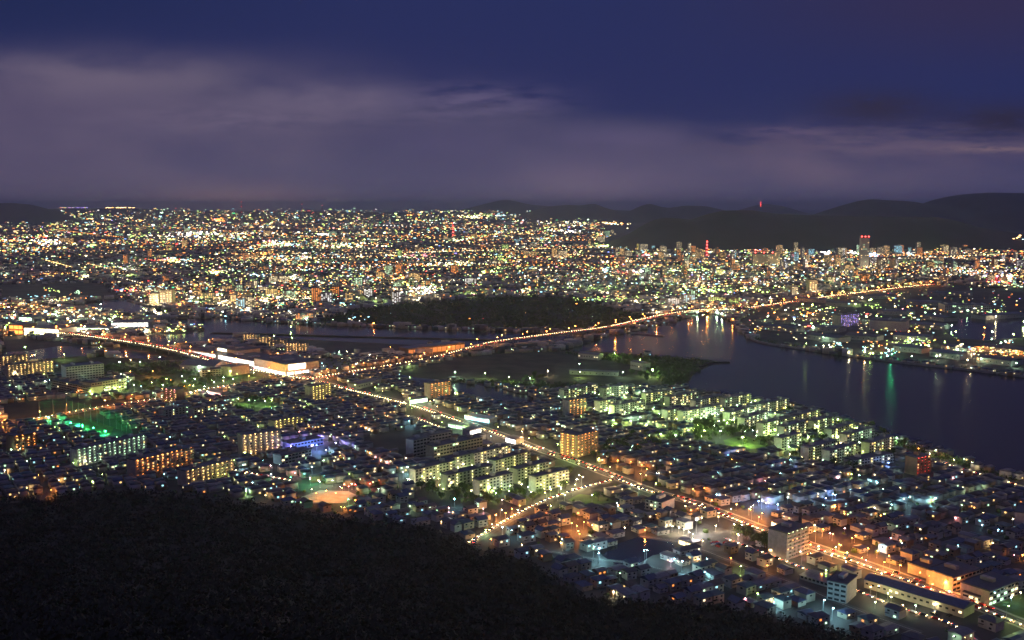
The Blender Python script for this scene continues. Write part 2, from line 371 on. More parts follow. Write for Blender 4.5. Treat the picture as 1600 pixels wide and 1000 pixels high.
def deck(name, i, w):
    "height of a road above the ground at sample point w"
    if name == 'bridge_road':
        px, _ = P(w.x, w.y)
        return 9*min(1, max(0, (px-700)/70))*min(1, max(0, (1150-px)/60))
    if name == 'riverside_highway':
        px, _ = P(w.x, w.y)
        return 8*min(1, max(0, (370-px)/90))*min(1, max(0, (px-10)/60))
    return 0
# occupancy: a hash grid of taken cells (5 m)
TAKEN = set(); CELL = 5.0
def take(x, y, r):
    for i in range(int((x-r)//CELL), int((x+r)//CELL)+1):
        for j in range(int((y-r)//CELL), int((y+r)//CELL)+1): TAKEN.add((i, j))
def take_rect(o, u, L, D, m=3):
    n = Vector((-u.y, u.x, 0)); a = -m
    while a <= L+m:
        b = -m
        while b <= D+m:
            q = o+u*a+n*b; TAKEN.add((int(q.x//CELL), int(q.y//CELL))); b += 3
        a += 3
def is_taken(x, y, r=0):
    for dx in (-r, 0, r):
        for dy in (-r, 0, r):
            if (int((x+dx)//CELL), int((y+dy)//CELL)) in TAKEN: return True
    return False
for k, l in LINES.items():
    hw = ROADS[k][1]/2
    for q in l: take(q.x, q.y, hw+(4 if k == 'avenue' and P(q.x, q.y)[0] < 900 else 1))
WPOLY = [[G(*p) for p in v] for v in WATER.values()]; DPOLY = [[G(*p) for p in v] for v in DARK]
def bbox(p): xs = [a for a, b in p]; ys = [b for a, b in p]; return min(xs), max(xs), min(ys), max(ys)
WB = [bbox(p) for p in WPOLY]; DB = [bbox(p) for p in DPOLY]
def hit(polys, bbs, x, y):
    return any(b[0] <= x <= b[1] and b[2] <= y <= b[3] and inside(p, x, y) for p, b in zip(polys, bbs))
def wet(x, y): return hit(WPOLY, WB, x, y)
def dark(x, y): return hit(DPOLY, DB, x, y)
def on_hill(x, y):
    px, py = P(x, y); return py > foot_y(px)-3
# ------------------------------------------------------------------ ground, water, terrain
me = bpy.data.meshes.new('ground'); me.from_pydata([(-60000, -3000, 0), (60000, -3000, 0), (60000, 90000, 0), (-60000, 90000, 0)], [], [(0, 1, 2, 3)])
pbr('town_ground', (.06, .058, .055), .9, nz=.02, var=.4); me.materials.append(MATS['town_ground']); link('ground', me)['kind'] = 'structure'
for k, v in WATER.items(): sheet(k if k != 'bay' else 'bay_water', v, .25, 'water')
for n, (i, m) in {'river_island': (0, 'wood_floor'), 'canal_field': (1, 'soil'), 'riverside_field': (2, 'wood_floor'), 'paddy_field': (3, 'soil'), 'school_field': (5, 'soil')}.items():
    sheet(n, DARK[i], .12, m)
for n, p, m in [('park_lawn', [(1130, 688), (1160, 680), (1200, 692), (1198, 700), (1155, 703), (1135, 698)], 'lawn'), ('pale_park', [(888, 781), (905, 772), (950, 778), (965, 785), (905, 789)], 'lawn'), ('oval_garden', [(358, 640), (372, 631), (400, 627), (430, 632), (430, 638), (400, 646), (380, 645)], 'lawn'),
                ('corner_lawn', [(1555, 945), (1600, 925), (1660, 950), (1640, 975), (1590, 968)], 'lawn'), ('orange_yard', [(470, 777), (500, 766), (545, 768), (560, 775), (540, 786), (480, 787)], 'concrete'), ('forecourt', [(1065, 838), (1100, 818), (1175, 838), (1165, 855), (1120, 862), (1075, 850)], 'asphalt'),
                ('golf_green', [(98, 652), (120, 648), (178, 668), (172, 680), (135, 672)], 'lawn'), ('mall_car_park', [(470, 560), (530, 560), (560, 572), (490, 582)], 'asphalt'), ('sports_ground', [(340, 565), (420, 580), (395, 600), (300, 610), (200, 598), (210, 590)], 'grass')]:
    sheet(n, p, .16, m)
def noise1(x, s): return math.sin(x*s*1.0+1.3)*.5+math.sin(x*s*2.3+.4)*.3+math.sin(x*s*5.1+2.2)*.2
def ridge(name, sil, d, thick, mat='mountain', rough=.04):
    xs = np.linspace(sil[0][0], sil[-1][0], 90); ys = np.interp(xs, [a for a, b in sil], [b for a, b in sil])
    k = np.array([.2, .6, .2]); ys[1:-1] = np.convolve(ys, k, 'valid')
    V = []; T = np.linspace(-1, 1, 22)
    for t in T:
        dd = d+thick*t
        for x, y in zip(xs, ys):
            top = max(0, CH+(322-y)/F*d)
            prof = math.cos(t*math.pi/2)**1.1 if abs(t) < 1 else 0
            X0 = (x-800)/F*d
            gx = noise1(X0+dd*.7, .004*6300/d)*noise1(dd-X0*.3, .005*6300/d)
            z = top*prof*(1+rough*4*gx*(1-prof)) - 2*(prof < .02)
            V.append((X0, dd, z))
    n = len(xs); Fc = [(j*n+i, j*n+i+1, (j+1)*n+i+1, (j+1)*n+i) for j in range(len(T)-1) for i in range(n-1)]
    m = bpy.data.meshes.new(name); m.from_pydata(V, [], Fc); m.materials.append(MATS[mat])
    for p in m.polygons: p.use_smooth = True
    o = link(name, m); o['kind'] = 'structure'; return o
ridge('castle_hill', [(930, 390), (955, 381), (985, 366), (1010, 349), (1030, 340), (1055, 340), (1080, 344), (1105, 334), (1130, 329), (1170, 328), (1210, 334), (1260, 336), (1330, 337), (1400, 338), (1450, 338), (1480, 342), (1500, 350), (1530, 356), (1570, 362), (1620, 376), (1700, 392)], 6700, 800)
ridge('far_mountain', [(770, 350), (800, 341), (830, 329), (860, 322), (890, 320), (905, 321), (928, 318), (945, 325), (965, 330), (985, 330), (1000, 322), (1013, 318), (1030, 323), (1045, 325), (1070, 321), (1100, 322), (1130, 329), (1180, 334), (1240, 333)], 17500, 1800)
ridge('distant_range', [(640, 336), (700, 333), (760, 318), (790, 311), (830, 320), (900, 325), (1000, 330), (1150, 330), (1190, 318), (1215, 321), (1250, 333), (1290, 336)], 24000, 2000)
ridge('right_mountain', [(1240, 345), (1280, 338), (1310, 325), (1340, 315), (1355, 311), (1380, 313), (1410, 314), (1430, 318), (1456, 320), (1475, 309), (1500, 304), (1540, 301), (1580, 302), (1640, 302), (1750, 312), (1850, 330)], 12500, 1900)
ridge('left_mountain', [(-120, 325), (-40, 318), (0, 318), (20, 317), (45, 319), (70, 326), (90, 335), (110, 344)], 15500, 1300)
PLAT = [(20, 336), (80, 329), (95, 325.5), (220, 325.5), (240, 329), (300, 330), (420, 330.5), (520, 330), (600, 332), (700, 333), (760, 332), (850, 334), (950, 336), (1000, 342)]
ridge('airfield_plateau', PLAT, 19000, 3500, rough=0)
def GF(px, py):
    "far ground point with its height, on the plateau slope where the plain ends"
    x, y = G(px, py)
    if y < 15600 or not 20 < px < 1000: return x, min(y, 30000), 0
    top = max(0, CH+(322-np.interp(px, [a for a, b in PLAT], [b for a, b in PLAT]))/F*19000)
    for k in range(1, 21):
        d = 15500+3500*k/20; z = top*math.sin(k/20*math.pi/2)**1.1
        if 322+(CH-z)*F/d <= py: break
    return (px-800)/F*d, d, z
# foreground hill
cols = np.linspace(-500, 2300, 120); V = []; T = np.linspace(0, 1.02, 40)
for t in T:
    for px in cols:
        fx, fy = G(px, foot_y(px)); z = 252*max(0, 1-t)**1.75
        z += noise1(fx*t+fy*.3*t, .03)*5*math.sin(math.pi*min(1, t)) - (3 if t > 1 else 0)
        V.append((fx*t, fy*t-2, z))
n = len(cols); Fc = [(j*n+i, j*n+i+1, (j+1)*n+i+1, (j+1)*n+i) for j in range(len(T)-1) for i in range(n-1)]
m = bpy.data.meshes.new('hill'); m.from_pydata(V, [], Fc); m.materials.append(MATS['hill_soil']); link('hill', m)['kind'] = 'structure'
def hill_z(x, y):
    px, _ = P(x, y); f = G(px, foot_y(px)); t = y/f[1]
    return 252*max(0, 1-t)**1.75+noise1(x+y*.3, .03)*5*math.sin(math.pi*min(1, max(t, 0)))
# leafy templates
import bmesh
def blob(seed, sub=1, sq=.8):
    r = random.Random(seed); bm = bmesh.new(); bmesh.ops.create_icosphere(bm, subdivisions=sub, radius=1)
    for v in bm.verts: v.co *= r.uniform(.72, 1.18); v.co.z *= sq
    V = [tuple(v.co) for v in bm.verts]; Fc = [tuple(v.index for v in f.verts) for f in bm.faces]; bm.free(); return V, Fc
def leafy(seed, n=150, base=.35):
    "crown of leaf clumps filling a rough ellipsoid, unit size, base at z=base"
    r = random.Random(seed); V = []; Fc = []
    cl = [(r.uniform(-.32, .32), r.uniform(-.32, .32), base+r.uniform(.12, .5), r.uniform(.16, .27)) for _ in range(7)]
    for i in range(n):
        cx, cy_, cz, rr = cl[i % 7]
        d = Vector((r.gauss(0, 1), r.gauss(0, 1), r.gauss(0, .8))).normalized()*rr*r.uniform(.55, 1.1)
        c = Vector((cx, cy_, cz))+d; u = Vector((r.gauss(0, 1), r.gauss(0, 1), r.gauss(0, 1))).normalized(); w = u.orthogonal().normalized(); s_ = r.uniform(.04, .075)
        o = len(V); V += [tuple(c-u*s_-w*s_*.6), tuple(c+u*s_-w*s_*.5), tuple(c+u*s_*.8+w*s_), tuple(c-u*s_*.7+w*s_*.8)]; Fc.append((o, o+1, o+2, o+3))
    return V, Fc
# forest on the hill: one mass
xf = []
for _ in range(90000):
    px = random.uniform(-260, 1860); fy = foot_y(px); f = G(px, fy)
    t = random.uniform(.3, 1.0)
    if random.random() > t: continue
    x, y = f[0]*t, f[1]*t
    s_ = random.choice((2.4, 3, 3.6, 4.4, 5.5))*random.uniform(.85, 1.1); xf.append((x, y, hill_z(x, y)+s_*.5, s_, s_, s_*random.uniform(.9, 1.3), random.uniform(0, 6.28)))
    if len(xf) > 12500: break
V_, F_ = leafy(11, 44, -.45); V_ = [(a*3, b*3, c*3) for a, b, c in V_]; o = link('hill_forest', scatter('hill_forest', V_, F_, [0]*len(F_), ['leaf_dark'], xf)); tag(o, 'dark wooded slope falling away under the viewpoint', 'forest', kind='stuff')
# woods on the dark island, along the shores and behind the bay
xf = []
def wood(poly, n, smin=3, smax=6):
    w = [G(*p) for p in poly]; b = bbox(w); k = 0; tr = 0
    while k < n and tr < n*30:
        tr += 1; x = random.uniform(b[0], b[1]); y = random.uniform(b[2], b[3])
        if inside(w, x, y) and not wet(x, y) and not is_taken(x, y, 4):
            s_ = random.uniform(smin, smax); xf.append((x, y, s_*.55, s_, s_, s_*random.uniform(.8, 1.3), random.uniform(0, 6))); k += 1
wood(DARK[0], 1500, 4, 9)
wood([(880, 552), (1060, 560), (1112, 565), (1100, 572), (1078, 590), (1070, 604), (1040, 606), (1010, 575), (930, 560)], 500, 3, 6)
wood([(700, 596), (760, 596), (860, 600), (940, 604), (1000, 606), (870, 612), (800, 606)], 260, 3, 5)
wood([(100, 575), (260, 566), (330, 572), (300, 584), (160, 588)], 260, 3, 5)
wood([(1130, 622), (1280, 648), (1400, 688), (1500, 722), (1600, 754), (1720, 800), (1600, 765), (1500, 730), (1400, 697), (1280, 656), (1130, 628)], 520, 3, 5.5)
wood([(1150, 505), (1185, 530), (1300, 549), (1500, 574), (1640, 590), (1640, 596), (1300, 556), (1180, 538)], 160, 3, 5)
o = link('woodland', scatter('woodland', V_, F_, [0]*len(F_), ['leaf'], xf)); tag(o, 'dark massed woods on the river island and along the shores', 'woodland', kind='stuff')
# ------------------------------------------------------------------ roads
def road(name, key):
    l = LINES[key]; hw = ROADS[key][1]/2; mb = MB(); hs = [deck(key, i, q) for i, q in enumerate(l)]
    n = len(l); T = []
    for i in range(n):
        t = (l[min(n-1, i+1)]-l[max(0, i-1)]).normalized(); T.append(Vector((t.y, -t.x, 0)))
    base = .3
    def strip(a, b, dz, m, lo=0, hi=None, step=1, dash=None):
        V = []; Fc = []
        for i in range(n): 
            for s_ in (a, b): q = l[i]+T[i]*s_; V.append((q.x, q.y, base+hs[i]+dz))
        for i in range(n-1):
            if dash and i % 2: continue
            Fc.append((2*i, 2*i+1, 2*i+3, 2*i+2))
        mb.add(V, Fc, m)
    strip(-hw, hw, 0, 'asphalt'); 
    if hw > 5:
        strip(-hw-2.2, -hw, .15, 'concrete'); strip(hw, hw+2.2, .15, 'concrete')
        for s_ in (-hw, hw):
            V = []; Fc = []
            for i in range(n): q = l[i]+T[i]*s_; V += [(q.x, q.y, base+hs[i]), (q.x, q.y, base+hs[i]+.15)]
            mb.add(V, [(2*i, 2*i+1, 2*i+3, 2*i+2) for i in range(n-1)], 'concrete')
        strip(-hw/2-.1, -hw/2+.1, .02, 'paint_line', dash=1); strip(hw/2-.1, hw/2+.1, .02, 'paint_line', dash=1)
    strip(-.12, .12, .02, 'paint_line')
    o = link(name, mb.mesh(name)); o['kind'] = 'structure'
    return l, T, hs, hw
for k in ROADS: road(k if 'track' in k else k, k)
def bridge(key, lo, hi, name, label):
    l = LINES[key]; hw = ROADS[key][1]/2+2.2; n = len(l)
    idx = [i for i in range(n) if lo <= P(l[i].x, l[i].y)[0] <= hi]
    root = empty(name, (l[idx[0]].x, l[idx[0]].y, 0)); tag(root, label, 'bridge'); o0 = Vector(root.location)
    T = {i: Vector(((l[min(n-1, i+1)]-l[i-1]).normalized().y, -(l[min(n-1, i+1)]-l[i-1]).normalized().x, 0)) for i in idx if i > 0}
    idx = [i for i in idx if i in T]
    g = MB(); rl = [MB(), MB()]
    for a, b in zip(idx[:-1], idx[1:]):
        for k_, (s0, s1, z0, z1, m_, mb) in enumerate(((-hw, hw, -1.6, .25, 'concrete', g), (-hw-.3, -hw, -.3, 1.3, 'metal_pole', rl[0]), (hw, hw+.3, -.3, 1.3, 'metal_pole', rl[1]))):
            V = []
            for i in (a, b):
                h = deck(key, i, l[i])
                for s_ in (s0, s1):
                    q = l[i]+T[i]*s_-o0
                    V += [(q.x, q.y, h+z0), (q.x, q.y, h+z1)]
            mb.add(V, [(0, 2, 3, 1), (4, 5, 7, 6), (0, 1, 5, 4), (2, 6, 7, 3), (0, 4, 6, 2)] + ([(1, 3, 7, 5)] if k_ else []), m_)
    link('girder', g.mesh('girder'), root)
    for r_ in rl: link('railing', r_.mesh('railing'), root)
    for i in idx[2::6]:
        h = deck(key, i, l[i])-1.6
        if h < 1: continue
        p = MB(); q = l[i]-o0
        for s_ in (-hw*.55, hw*.55):
            c = q+T[i]*s_; p.bar((c.x, c.y, -1), (c.x, c.y, h-.8), 1.1, 'concrete', 8)
        a = q-T[i]*hw*.8; b = q+T[i]*hw*.8; p.bar((a.x, a.y, h-.6), (b.x, b.y, h-.6), .8, 'concrete', 4)
        link('pier', p.mesh('pier'), root)
bridge('bridge_road', 705, 1145, 'road_bridge', 'long low road bridge across the river mouth under orange lamps')
bridge('riverside_highway', 20, 365, 'highway_bridge', 'curved highway bridge with orange lamps beside the glaring riverside shops')
# quay walls and dikes
def wallline(name, pts, h, w, mat, label, cat):
    l = smooth_line(poly_world(pts), 20); mb = MB(); o0 = l[0]
    for a, b in zip(l[:-1], l[1:]):
        t = (b-a).normalized(); s_ = Vector((t.y, -t.x, 0))*w/2; V = []
        for q in (a-o0, b-o0):
            for c in (q-s_, q+s_): V += [(c.x, c.y, 0), (c.x, c.y, h)]
        mb.add(V, [(0, 2, 3, 1), (4, 5, 7, 6), (0, 1, 5, 4), (2, 6, 7, 3), (1, 3, 7, 5)], mat)
    tag(link(name, mb.mesh(name), None, o0), label, cat)
wallline('sea_wall', [(1125, 491), (1143, 502), (1160, 520), (1185, 535), (1250, 546), (1300, 553), (1400, 567), (1500, 578), (1600, 590), (1700, 600)], 3.5, 3, 'concrete', 'grey sea wall curving round the port side of the bay', 'sea wall')
wallline('breakwater', [(985, 521), (1010, 523), (1037, 526)], 2.5, 6, 'concrete', 'short dark breakwater jutting from under the bridge', 'breakwater')
wallline('river_dike', [(330, 521), (420, 523), (520, 526), (640, 529), (730, 531), (800, 533)], 2, 9, 'soil', 'long thin dark dike running along the middle of the river', 'dike')
wallline('embankment', [(200, 470), (240, 480), (290, 488), (340, 496)], 4, 6, 'concrete', 'pale embankment wall along the upper river', 'embankment')
wallline('mole', [(1140, 567), (1112, 567), (1095, 574)], 2, 6, 'soil', 'thin sandy spit pointing into the bay', 'breakwater')
wallline('shore_wall', [(1110, 618), (1180, 626), (1240, 634), (1282, 645)], 2.5, 4, 'concrete', 'low dark breakwater off the housing slabs', 'breakwater')
# ------------------------------------------------------------------ lamps
def point(parent, loc, hue, power, rad=.3):
    L = bpy.data.lights.get(f'lamp_{hue}_{int(power)}')
    if not L:
        L = bpy.data.lights.new(f'lamp_{hue}_{int(power)}', 'POINT'); L.color = HUE[hue]; L.energy = power; L.shadow_soft_size = rad
    o = bpy.data.objects.new('lamp_or_fill_light', L); COL.objects.link(o); o.location = loc
    if parent: o.parent = parent
    return o
def lamp_meshes(h, hue, lv, big):
    p = MB(); p.bar((0, 0, 0), (0, 0, h), .14, 'metal_pole', 6, .08); p.bar((0, 0, h), (0, -1.6, h+.35), .06, 'metal_pole', 5); p.box(-.25, .25, -.25, .25, 0, .5, 'concrete')
    hd = MB(); hd.add(*[(lambda V: V)([(x*big, y*big-1.6, z*big*.7+h+.15) for x, y, z in blob(2, 1, .7)[0]])], blob(2, 1, .7)[1], f'{hue}_{lv}')
    return p.mesh('pole'), hd.mesh('lamp_head')
LC = {}
LAMPS = []   # x, y, z, height, hue, power, rotation
PM = 2.8
def lamp(x, y, h=9, hue='cream', power=900, z=0, rz=0, big=1): LAMPS.append((x, y, z, h, hue, power*PM, rz, big))
HL = {'orange': 9000, 'warm': 6000, 'cream': 1600, 'pink': 1200, 'cyan': 500, 'green': 2600}
for k, (pts, w, hue, spc, tr, _) in ROADS.items():
    if not hue: continue
    l = LINES[k]; acc = 0; side = 1
    for i in range(1, len(l)-1):
        acc += (l[i]-l[i-1]).length
        if acc >= spc:
            acc = 0; side = -side; t = (l[i+1]-l[i-1]).normalized(); s_ = Vector((t.y, -t.x, 0))*side*(w/2+1)
            q = l[i]+s_; px, py = P(q.x, q.y)
            hh = hue if not (k == 'avenue' and 1030 < px) else 'orange'
            if k == 'avenue' and random.random() < .2: hh = 'green'
            lamp(q.x, q.y, 10, hh, HL.get(hh, 1500)*random.uniform(.6, 1.5)*(.55 if k == 'avenue' and px > 1000 else 1), deck(k, i, l[i])+.3, math.atan2(s_.y, s_.x)-math.pi/2)
def L(px, py, hue, power=2500, h=9, big=1): x, y = G(px, py); take(x, y, 2); lamp(x, y, h, hue, power, big=big)
PARK = [(1095, 660), (1117, 655), (1122, 668), (1135, 672), (1125, 685), (1090, 676), (1145, 667), (1080, 665), (1100, 683), (1160, 695), (1142, 664), (1183, 655), (1210, 657), (1212, 662), (1210, 682), (1232, 710), (1262, 695), (1276, 677), (1338, 680), (1313, 690), (1354, 708), (1128, 650), (1180, 633), (1055, 628), (1006, 620),
        (1000, 633), (975, 627), (945, 650), (958, 668), (985, 668), (1000, 662), (1010, 671), (1032, 690), (1055, 688), (1075, 683), (1308, 665), (1400, 695), (1020, 650)]
for p in PARK: L(*p, random.choice(('green', 'green', 'green', 'mint')), random.choice((3500, 6000, 11000)), random.choice((6, 8, 9)), 1.4)
L(901, 763, 'cream', 5000, 9, 1.6)
for p in [(905, 753), (925, 785), (895, 775), (882, 785), (873, 770), (860, 776), (845, 768), (830, 780), (815, 768), (795, 778), (775, 782), (765, 772), (740, 770), (755, 765), (724, 735), (765, 730), (722, 758), (705, 765), (660, 755), (630, 748), (640, 760), (693, 775), (718, 720), (790, 753), (815, 740), (845, 750), (700, 752), (752, 742)]:
    L(*p, random.choice(('green', 'green', 'green', 'cream')), random.choice((500, 900, 1500)), 7, 1.1)
for p in [(200, 597), (261, 600), (285, 596), (305, 600), (290, 604), (303, 611), (311, 618), (238, 606), (255, 610), (210, 610), (188, 613), (165, 618), (142, 620), (128, 610), (92, 608), (72, 604), (219, 573), (187, 573), (250, 565), (373, 632), (390, 634), (415, 636), (425, 634), (440, 606), (365, 600), (397, 590), (350, 598), (335, 605), (320, 612), (300, 622), (325, 620), (360, 588)]:
    L(*p, random.choice(('green', 'green', 'mint')), random.choice((1300, 2500, 4000)), 8, 1.4)
for p in [(76, 658), (93, 662), (111, 667), (129, 671), (146, 675), (165, 680)]: L(*p, 'jade', 14000, 5, 1.5)
for p in [(1019, 588), (973, 590), (828, 600), (856, 588), (795, 598), (758, 592), (711, 590), (906, 590), (640, 578), (1000, 570), (960, 560), (905, 577), (1245, 517), (1286, 534), (1353, 500), (1385, 515), (1227, 490), (1241, 505), (1203, 470), (1363, 548), (1475, 541), (1503, 545), (1493, 525), (1550, 525), (1570, 540), (1200, 500), (1400, 535), (1425, 540), (1450, 546), (1295, 547), (1347, 470), (1270, 497)]:
    L(*p, random.choice(('green', 'mint', 'cream')), random.choice((2500, 5000)), 9, 1.6)
L(1019, 589, 'green', 14000, 12, 2.2); L(1500, 549, 'cream', 5000, 12, 2.4); L(1393, 561, 'jade', 16000, 9, 2.6); L(1386, 561, 'cyan', 4000, 6, 2.0); L(1363, 559, 'green', 5000, 8, 2); L(1297, 549, 'cream', 4000, 8, 2); L(1286, 547, 'cream', 3000, 8, 2)
for i in range(26): L(random.uniform(1190, 1600), random.uniform(470, 545), random.choice(('green', 'green', 'mint', 'cream', 'orange')), random.choice((2500, 6000, 9000)), 9, 1.5)
for i in range(40): L(random.uniform(0, 620), random.uniform(478, 600), random.choice(('green', 'mint', 'cream', 'orange')), random.choice((2500, 6000)), 9, 1.5)
for i in range(30): px = random.uniform(1310, 1600); L(px, random.uniform(545, 556+(px-1310)*.075), random.choice(('green', 'cream', 'orange', 'mint')), 3500, 8, 1.3)
for px, py in ((1070, 494), (1090, 493), (1105, 492), (1120, 492), (1128, 496), (1145, 505)): L(px, py, random.choice(('orange', 'orange', 'mint')), 16000, 9, 1.8)
for p in [(1432, 518), (1420, 524), (1372, 532), (1372, 548), (1385, 545), (1440, 530), (1260, 500), (1252, 497), (1210, 494), (1535, 550), (1515, 552), (1560, 548), (1590, 562), (1480, 549), (1550, 556)]: L(*p, 'orange', 4000, 9, 1.6)
L(1088, 833, 'white', 9000, 12, 2.4)
for p in [(1060, 833), (1068, 836), (1076, 840), (1082, 843), (1050, 831), (1146, 828), (1118, 830)]: L(*p, 'cream', 1600, 5)
for p in [(901, 832), (905, 845), (893, 828), (912, 826), (903, 812), (790, 812), (800, 805), (775, 815), (812, 800), (525, 780), (510, 776), (495, 780), (535, 772), (1370, 872), (1355, 868), (1335, 848), (1310, 862), (1150, 798), (1170, 805), (1190, 812), (1345, 883), (1450, 912), (1455, 925), (1475, 922), (1500, 930), (1300, 845), (1285, 838), (1155, 825), (1380, 890), (1405, 895), (1185, 818), (1265, 862), (1002, 735), (985, 730), (965, 728), (1010, 742)]: L(*p, 'orange', random.choice((2200, 3400)), 6)
for p in [(485, 758), (455, 755), (500, 762), (520, 760), (550, 765), (545, 790), (990, 640)]: L(*p, random.choice(('jade', 'mint')), 2200, 6)
for p in [(566, 766), (578, 764), (555, 765), (538, 765), (545, 768)]: L(*p, 'red', 900, 5)
for p in [(637, 742), (447, 720), (488, 742), (710, 793), (1375, 720), (1341, 755), (1369, 767), (936, 872), (1010, 875), (935, 880), (785, 838), (1286, 955), (1300, 968), (1065, 893), (640, 668), (1420, 790), (1230, 790), (1190, 795), (1300, 785), (1460, 792)]: L(*p, 'cyan', 2200, 8, 1.2)
for p in [(1185, 790), (1200, 792), (1215, 795), (1232, 797), (1290, 785), (1305, 780), (1375, 722), (1388, 729), (1225, 735), (1150, 715)]: L(*p, 'blue', 3000, 4, .9)
for i in range(34): L(random.uniform(20, 240), random.uniform(496, 522), random.choice(('green', 'cream', 'mint', 'orange')), random.choice((6000, 12000)), 9, 1.8)
# lots of small street lamps among the houses
def u_grid(): a = R(33); return Vector((math.cos(a), math.sin(a), 0)), Vector((-math.sin(a), math.cos(a), 0))
GU, GV = u_grid()
# ------------------------------------------------------------------ buildings with parts
def cache(fn):
    d = {}
    def g(*a):
        if a not in d: d[a] = fn(*a)
        return d[a]
    return g
@cache
def win_mesh(w, h, m): return MB().box(-w/2, w/2, -.08, .02, 0, h, m).mesh('window')
@cache
def lamp_box(m, w=.8): return MB().box(-w/2, w/2, -.2, .2, 0, .22, m).mesh('corridor_lamp')
@cache
def gal_mesh(Lr, n, wall):
    mb = MB(); mb.box(0, Lr, -1.5, -.003, -.2, 0, wall); mb.box(0, Lr, -1.6, -1.45, -.2, 1.05, wall)
    for i in range(n+1): x = min(Lr-.15, i*Lr/n); mb.box(x, x+.14, -1.44, -.003, .003, 2.6, wall)
    return mb.mesh('balcony')
for h, s in (('orange', 9), ('warm', 9), ('cream', 8), ('yellow', 9), ('mint', 8), ('green', 8), ('white', 9), ('cyan', 8), ('red', 8), ('violet', 8), ('blue', 9), ('pink', 8)): glow(h+'_corr', HUE[h], s*2.2, True); glow(h+'_weak', HUE[h], s*.6, True)
for h, s in (('warm', 2.2), ('cream', 2.6), ('mint', 2.2), ('cyan', 2.0), ('orange', 2.0)): glow(h+'_win', HUE[h], s, False)
def apartment(x1, y1, x2, y2, fl, depth, style, wall, hue, label, name='apartment_block', cat='apartment block', group=None, prefix=None, fh=2.9, roof='roof_slate', lit=.12, side=False):
    a = Vector((*G(x1, y1), 0)); b = Vector((*G(x2, y2), 0)); u = (b-a).normalized(); L_ = (b-a).length; H = fl*fh
    rz = math.atan2(u.y, u.x); root = empty(name, a, rz); take_rect(a, u, L_, depth, 4)
    wl = 'wall_'+wall
    mb = MB(); mb.box(0, L_, 0, depth, 0, H, wl)
    for f in range(1, fl):   # storey bands on the gable ends and back
        mb.box(-.06, L_+.06, -.003, depth+.06, f*fh-.15, f*fh, wl)
    link('wall', mb.mesh('wall'), root)
    r = MB(); r.box(-.4, L_+.4, -1.7 if style == 'gallery' else -.5, depth+.4, H+.003, H+.45, roof)
    r.box(-.4, L_+.4, depth+.2, depth+.4, H+.45, H+.9, roof); r.box(-.4, -.2, -.4, depth+.2, H+.45, H+.9, roof)
    ro = link('roof', r.mesh('roof'), root)
    k = max(1, int(L_/22))
    for i in range(k):
        x = L_*(i+.5)/k; link('stair_head', MB().box(x-1.8, x+1.8, depth*.35, depth*.8, H+.46, H+2.9, wl).mesh('stair_head'), ro)
    n = max(2, int(L_/(5.5 if style == 'gallery' else 4.0)))
    nwin = 0
    if style == 'gallery':
        n = min(n, 100//fl); gm = gal_mesh(round(L_, 1), n, wl)
        for f in range(fl):
            link('balcony', gm, root, (0, 0, f*fh+.001))
            for i in range(n):
                x = (i+.5)*L_/n
                if random.random() < .9: link('corridor_lamp', lamp_box(random.choice((hue+'_corr', hue+'_corr', hue+'_weak'))), root, (x+random.uniform(-.3, .3), -.9, f*fh+fh-.5))
                if random.random() < .5 and nwin < 90: link('window', win_mesh(1.5, 1.3, random.choice(('glass', 'warm_win', 'glass'))), root, (x+1.2, -.02, f*fh+.9)); nwin += 1
    elif style == 'stair':
        n = min(n, 100//fl); n -= n % 2; n = max(2, n)
        for f in range(fl):
            for i in range(n):
                x = (i+.5)*L_/n
                if i % 4 == 2:
                    if random.random() < .85: link('stair_lamp', lamp_box(random.choice(('cream_corr', 'yellow_corr') if hue != 'mint' else ('mint_corr', 'cream_corr', 'yellow_corr')), .45), root, (x, -.35, f*fh+1.7))
                else:
                    m_ = random.choice(('warm_win', 'cream_win', 'mint_win')) if random.random() < lit else 'glass'
                    link('window', win_mesh(2.2, 1.4, m_), root, (x, -.02, f*fh+.9))
            bm_ = MB()
            for i in range(n):
                if i % 4 != 2: x = (i+.5)*L_/n; bm_.box(x-L_/n*.48, x+L_/n*.48, -1.25, -.003, f*fh+.02, f*fh+.16, wl); bm_.box(x-L_/n*.48, x+L_/n*.48, -1.3, -1.2, f*fh+.02, f*fh+.95, wl)
            link('balcony', bm_.mesh('balcony'), root)
    elif style == 'school':
        n = min(n, 100//fl)
        for f in range(fl):
            for i in range(n):
                m_ = random.choice(('cream_win', 'mint_win')) if random.random() < lit else 'glass'
                link('window', win_mesh(L_/n*.72, fh*.45, m_), root, ((i+.5)*L_/n, -.02, f*fh+.9))
    if side:
        for f in range(fl):
            for i in range(3):
                lo = link('corridor_lamp', lamp_box(hue+'_corr'), root, (-.6, depth*(i+.5)/3, f*fh+fh-.6))
    if label: tag(root, label, cat, group)
    else: pend(root, prefix, cat, group)
    if name == 'housing_slab':  # lamps added around each slab to brighten its walls
        nrm = Vector((-u.y, u.x, 0))
        for s_ in (.2, .75): q = a+u*L_*s_-nrm*random.uniform(7, 11); lamp(q.x, q.y, 6, random.choice(('green', 'green', 'cream' if hue == 'green' else 'mint')), random.choice((300, 600, 1100)), big=.8)
        q = a-u*6+nrm*4; lamp(q.x, q.y, 6, random.choice(('green', 'cream', 'mint')), random.choice((200, 700)), big=.8)
    return root
AP = apartment
AP(12, 592, 84, 584, 7, 12, 'gallery', 'cream', 'warm', 'cream seven-storey flats with warm corridor lights by the river bend')
AP(-22, 580, 45, 573, 7, 12, 'gallery', 'cream', 'warm', 'warm-lit flats standing behind the riverside flats')
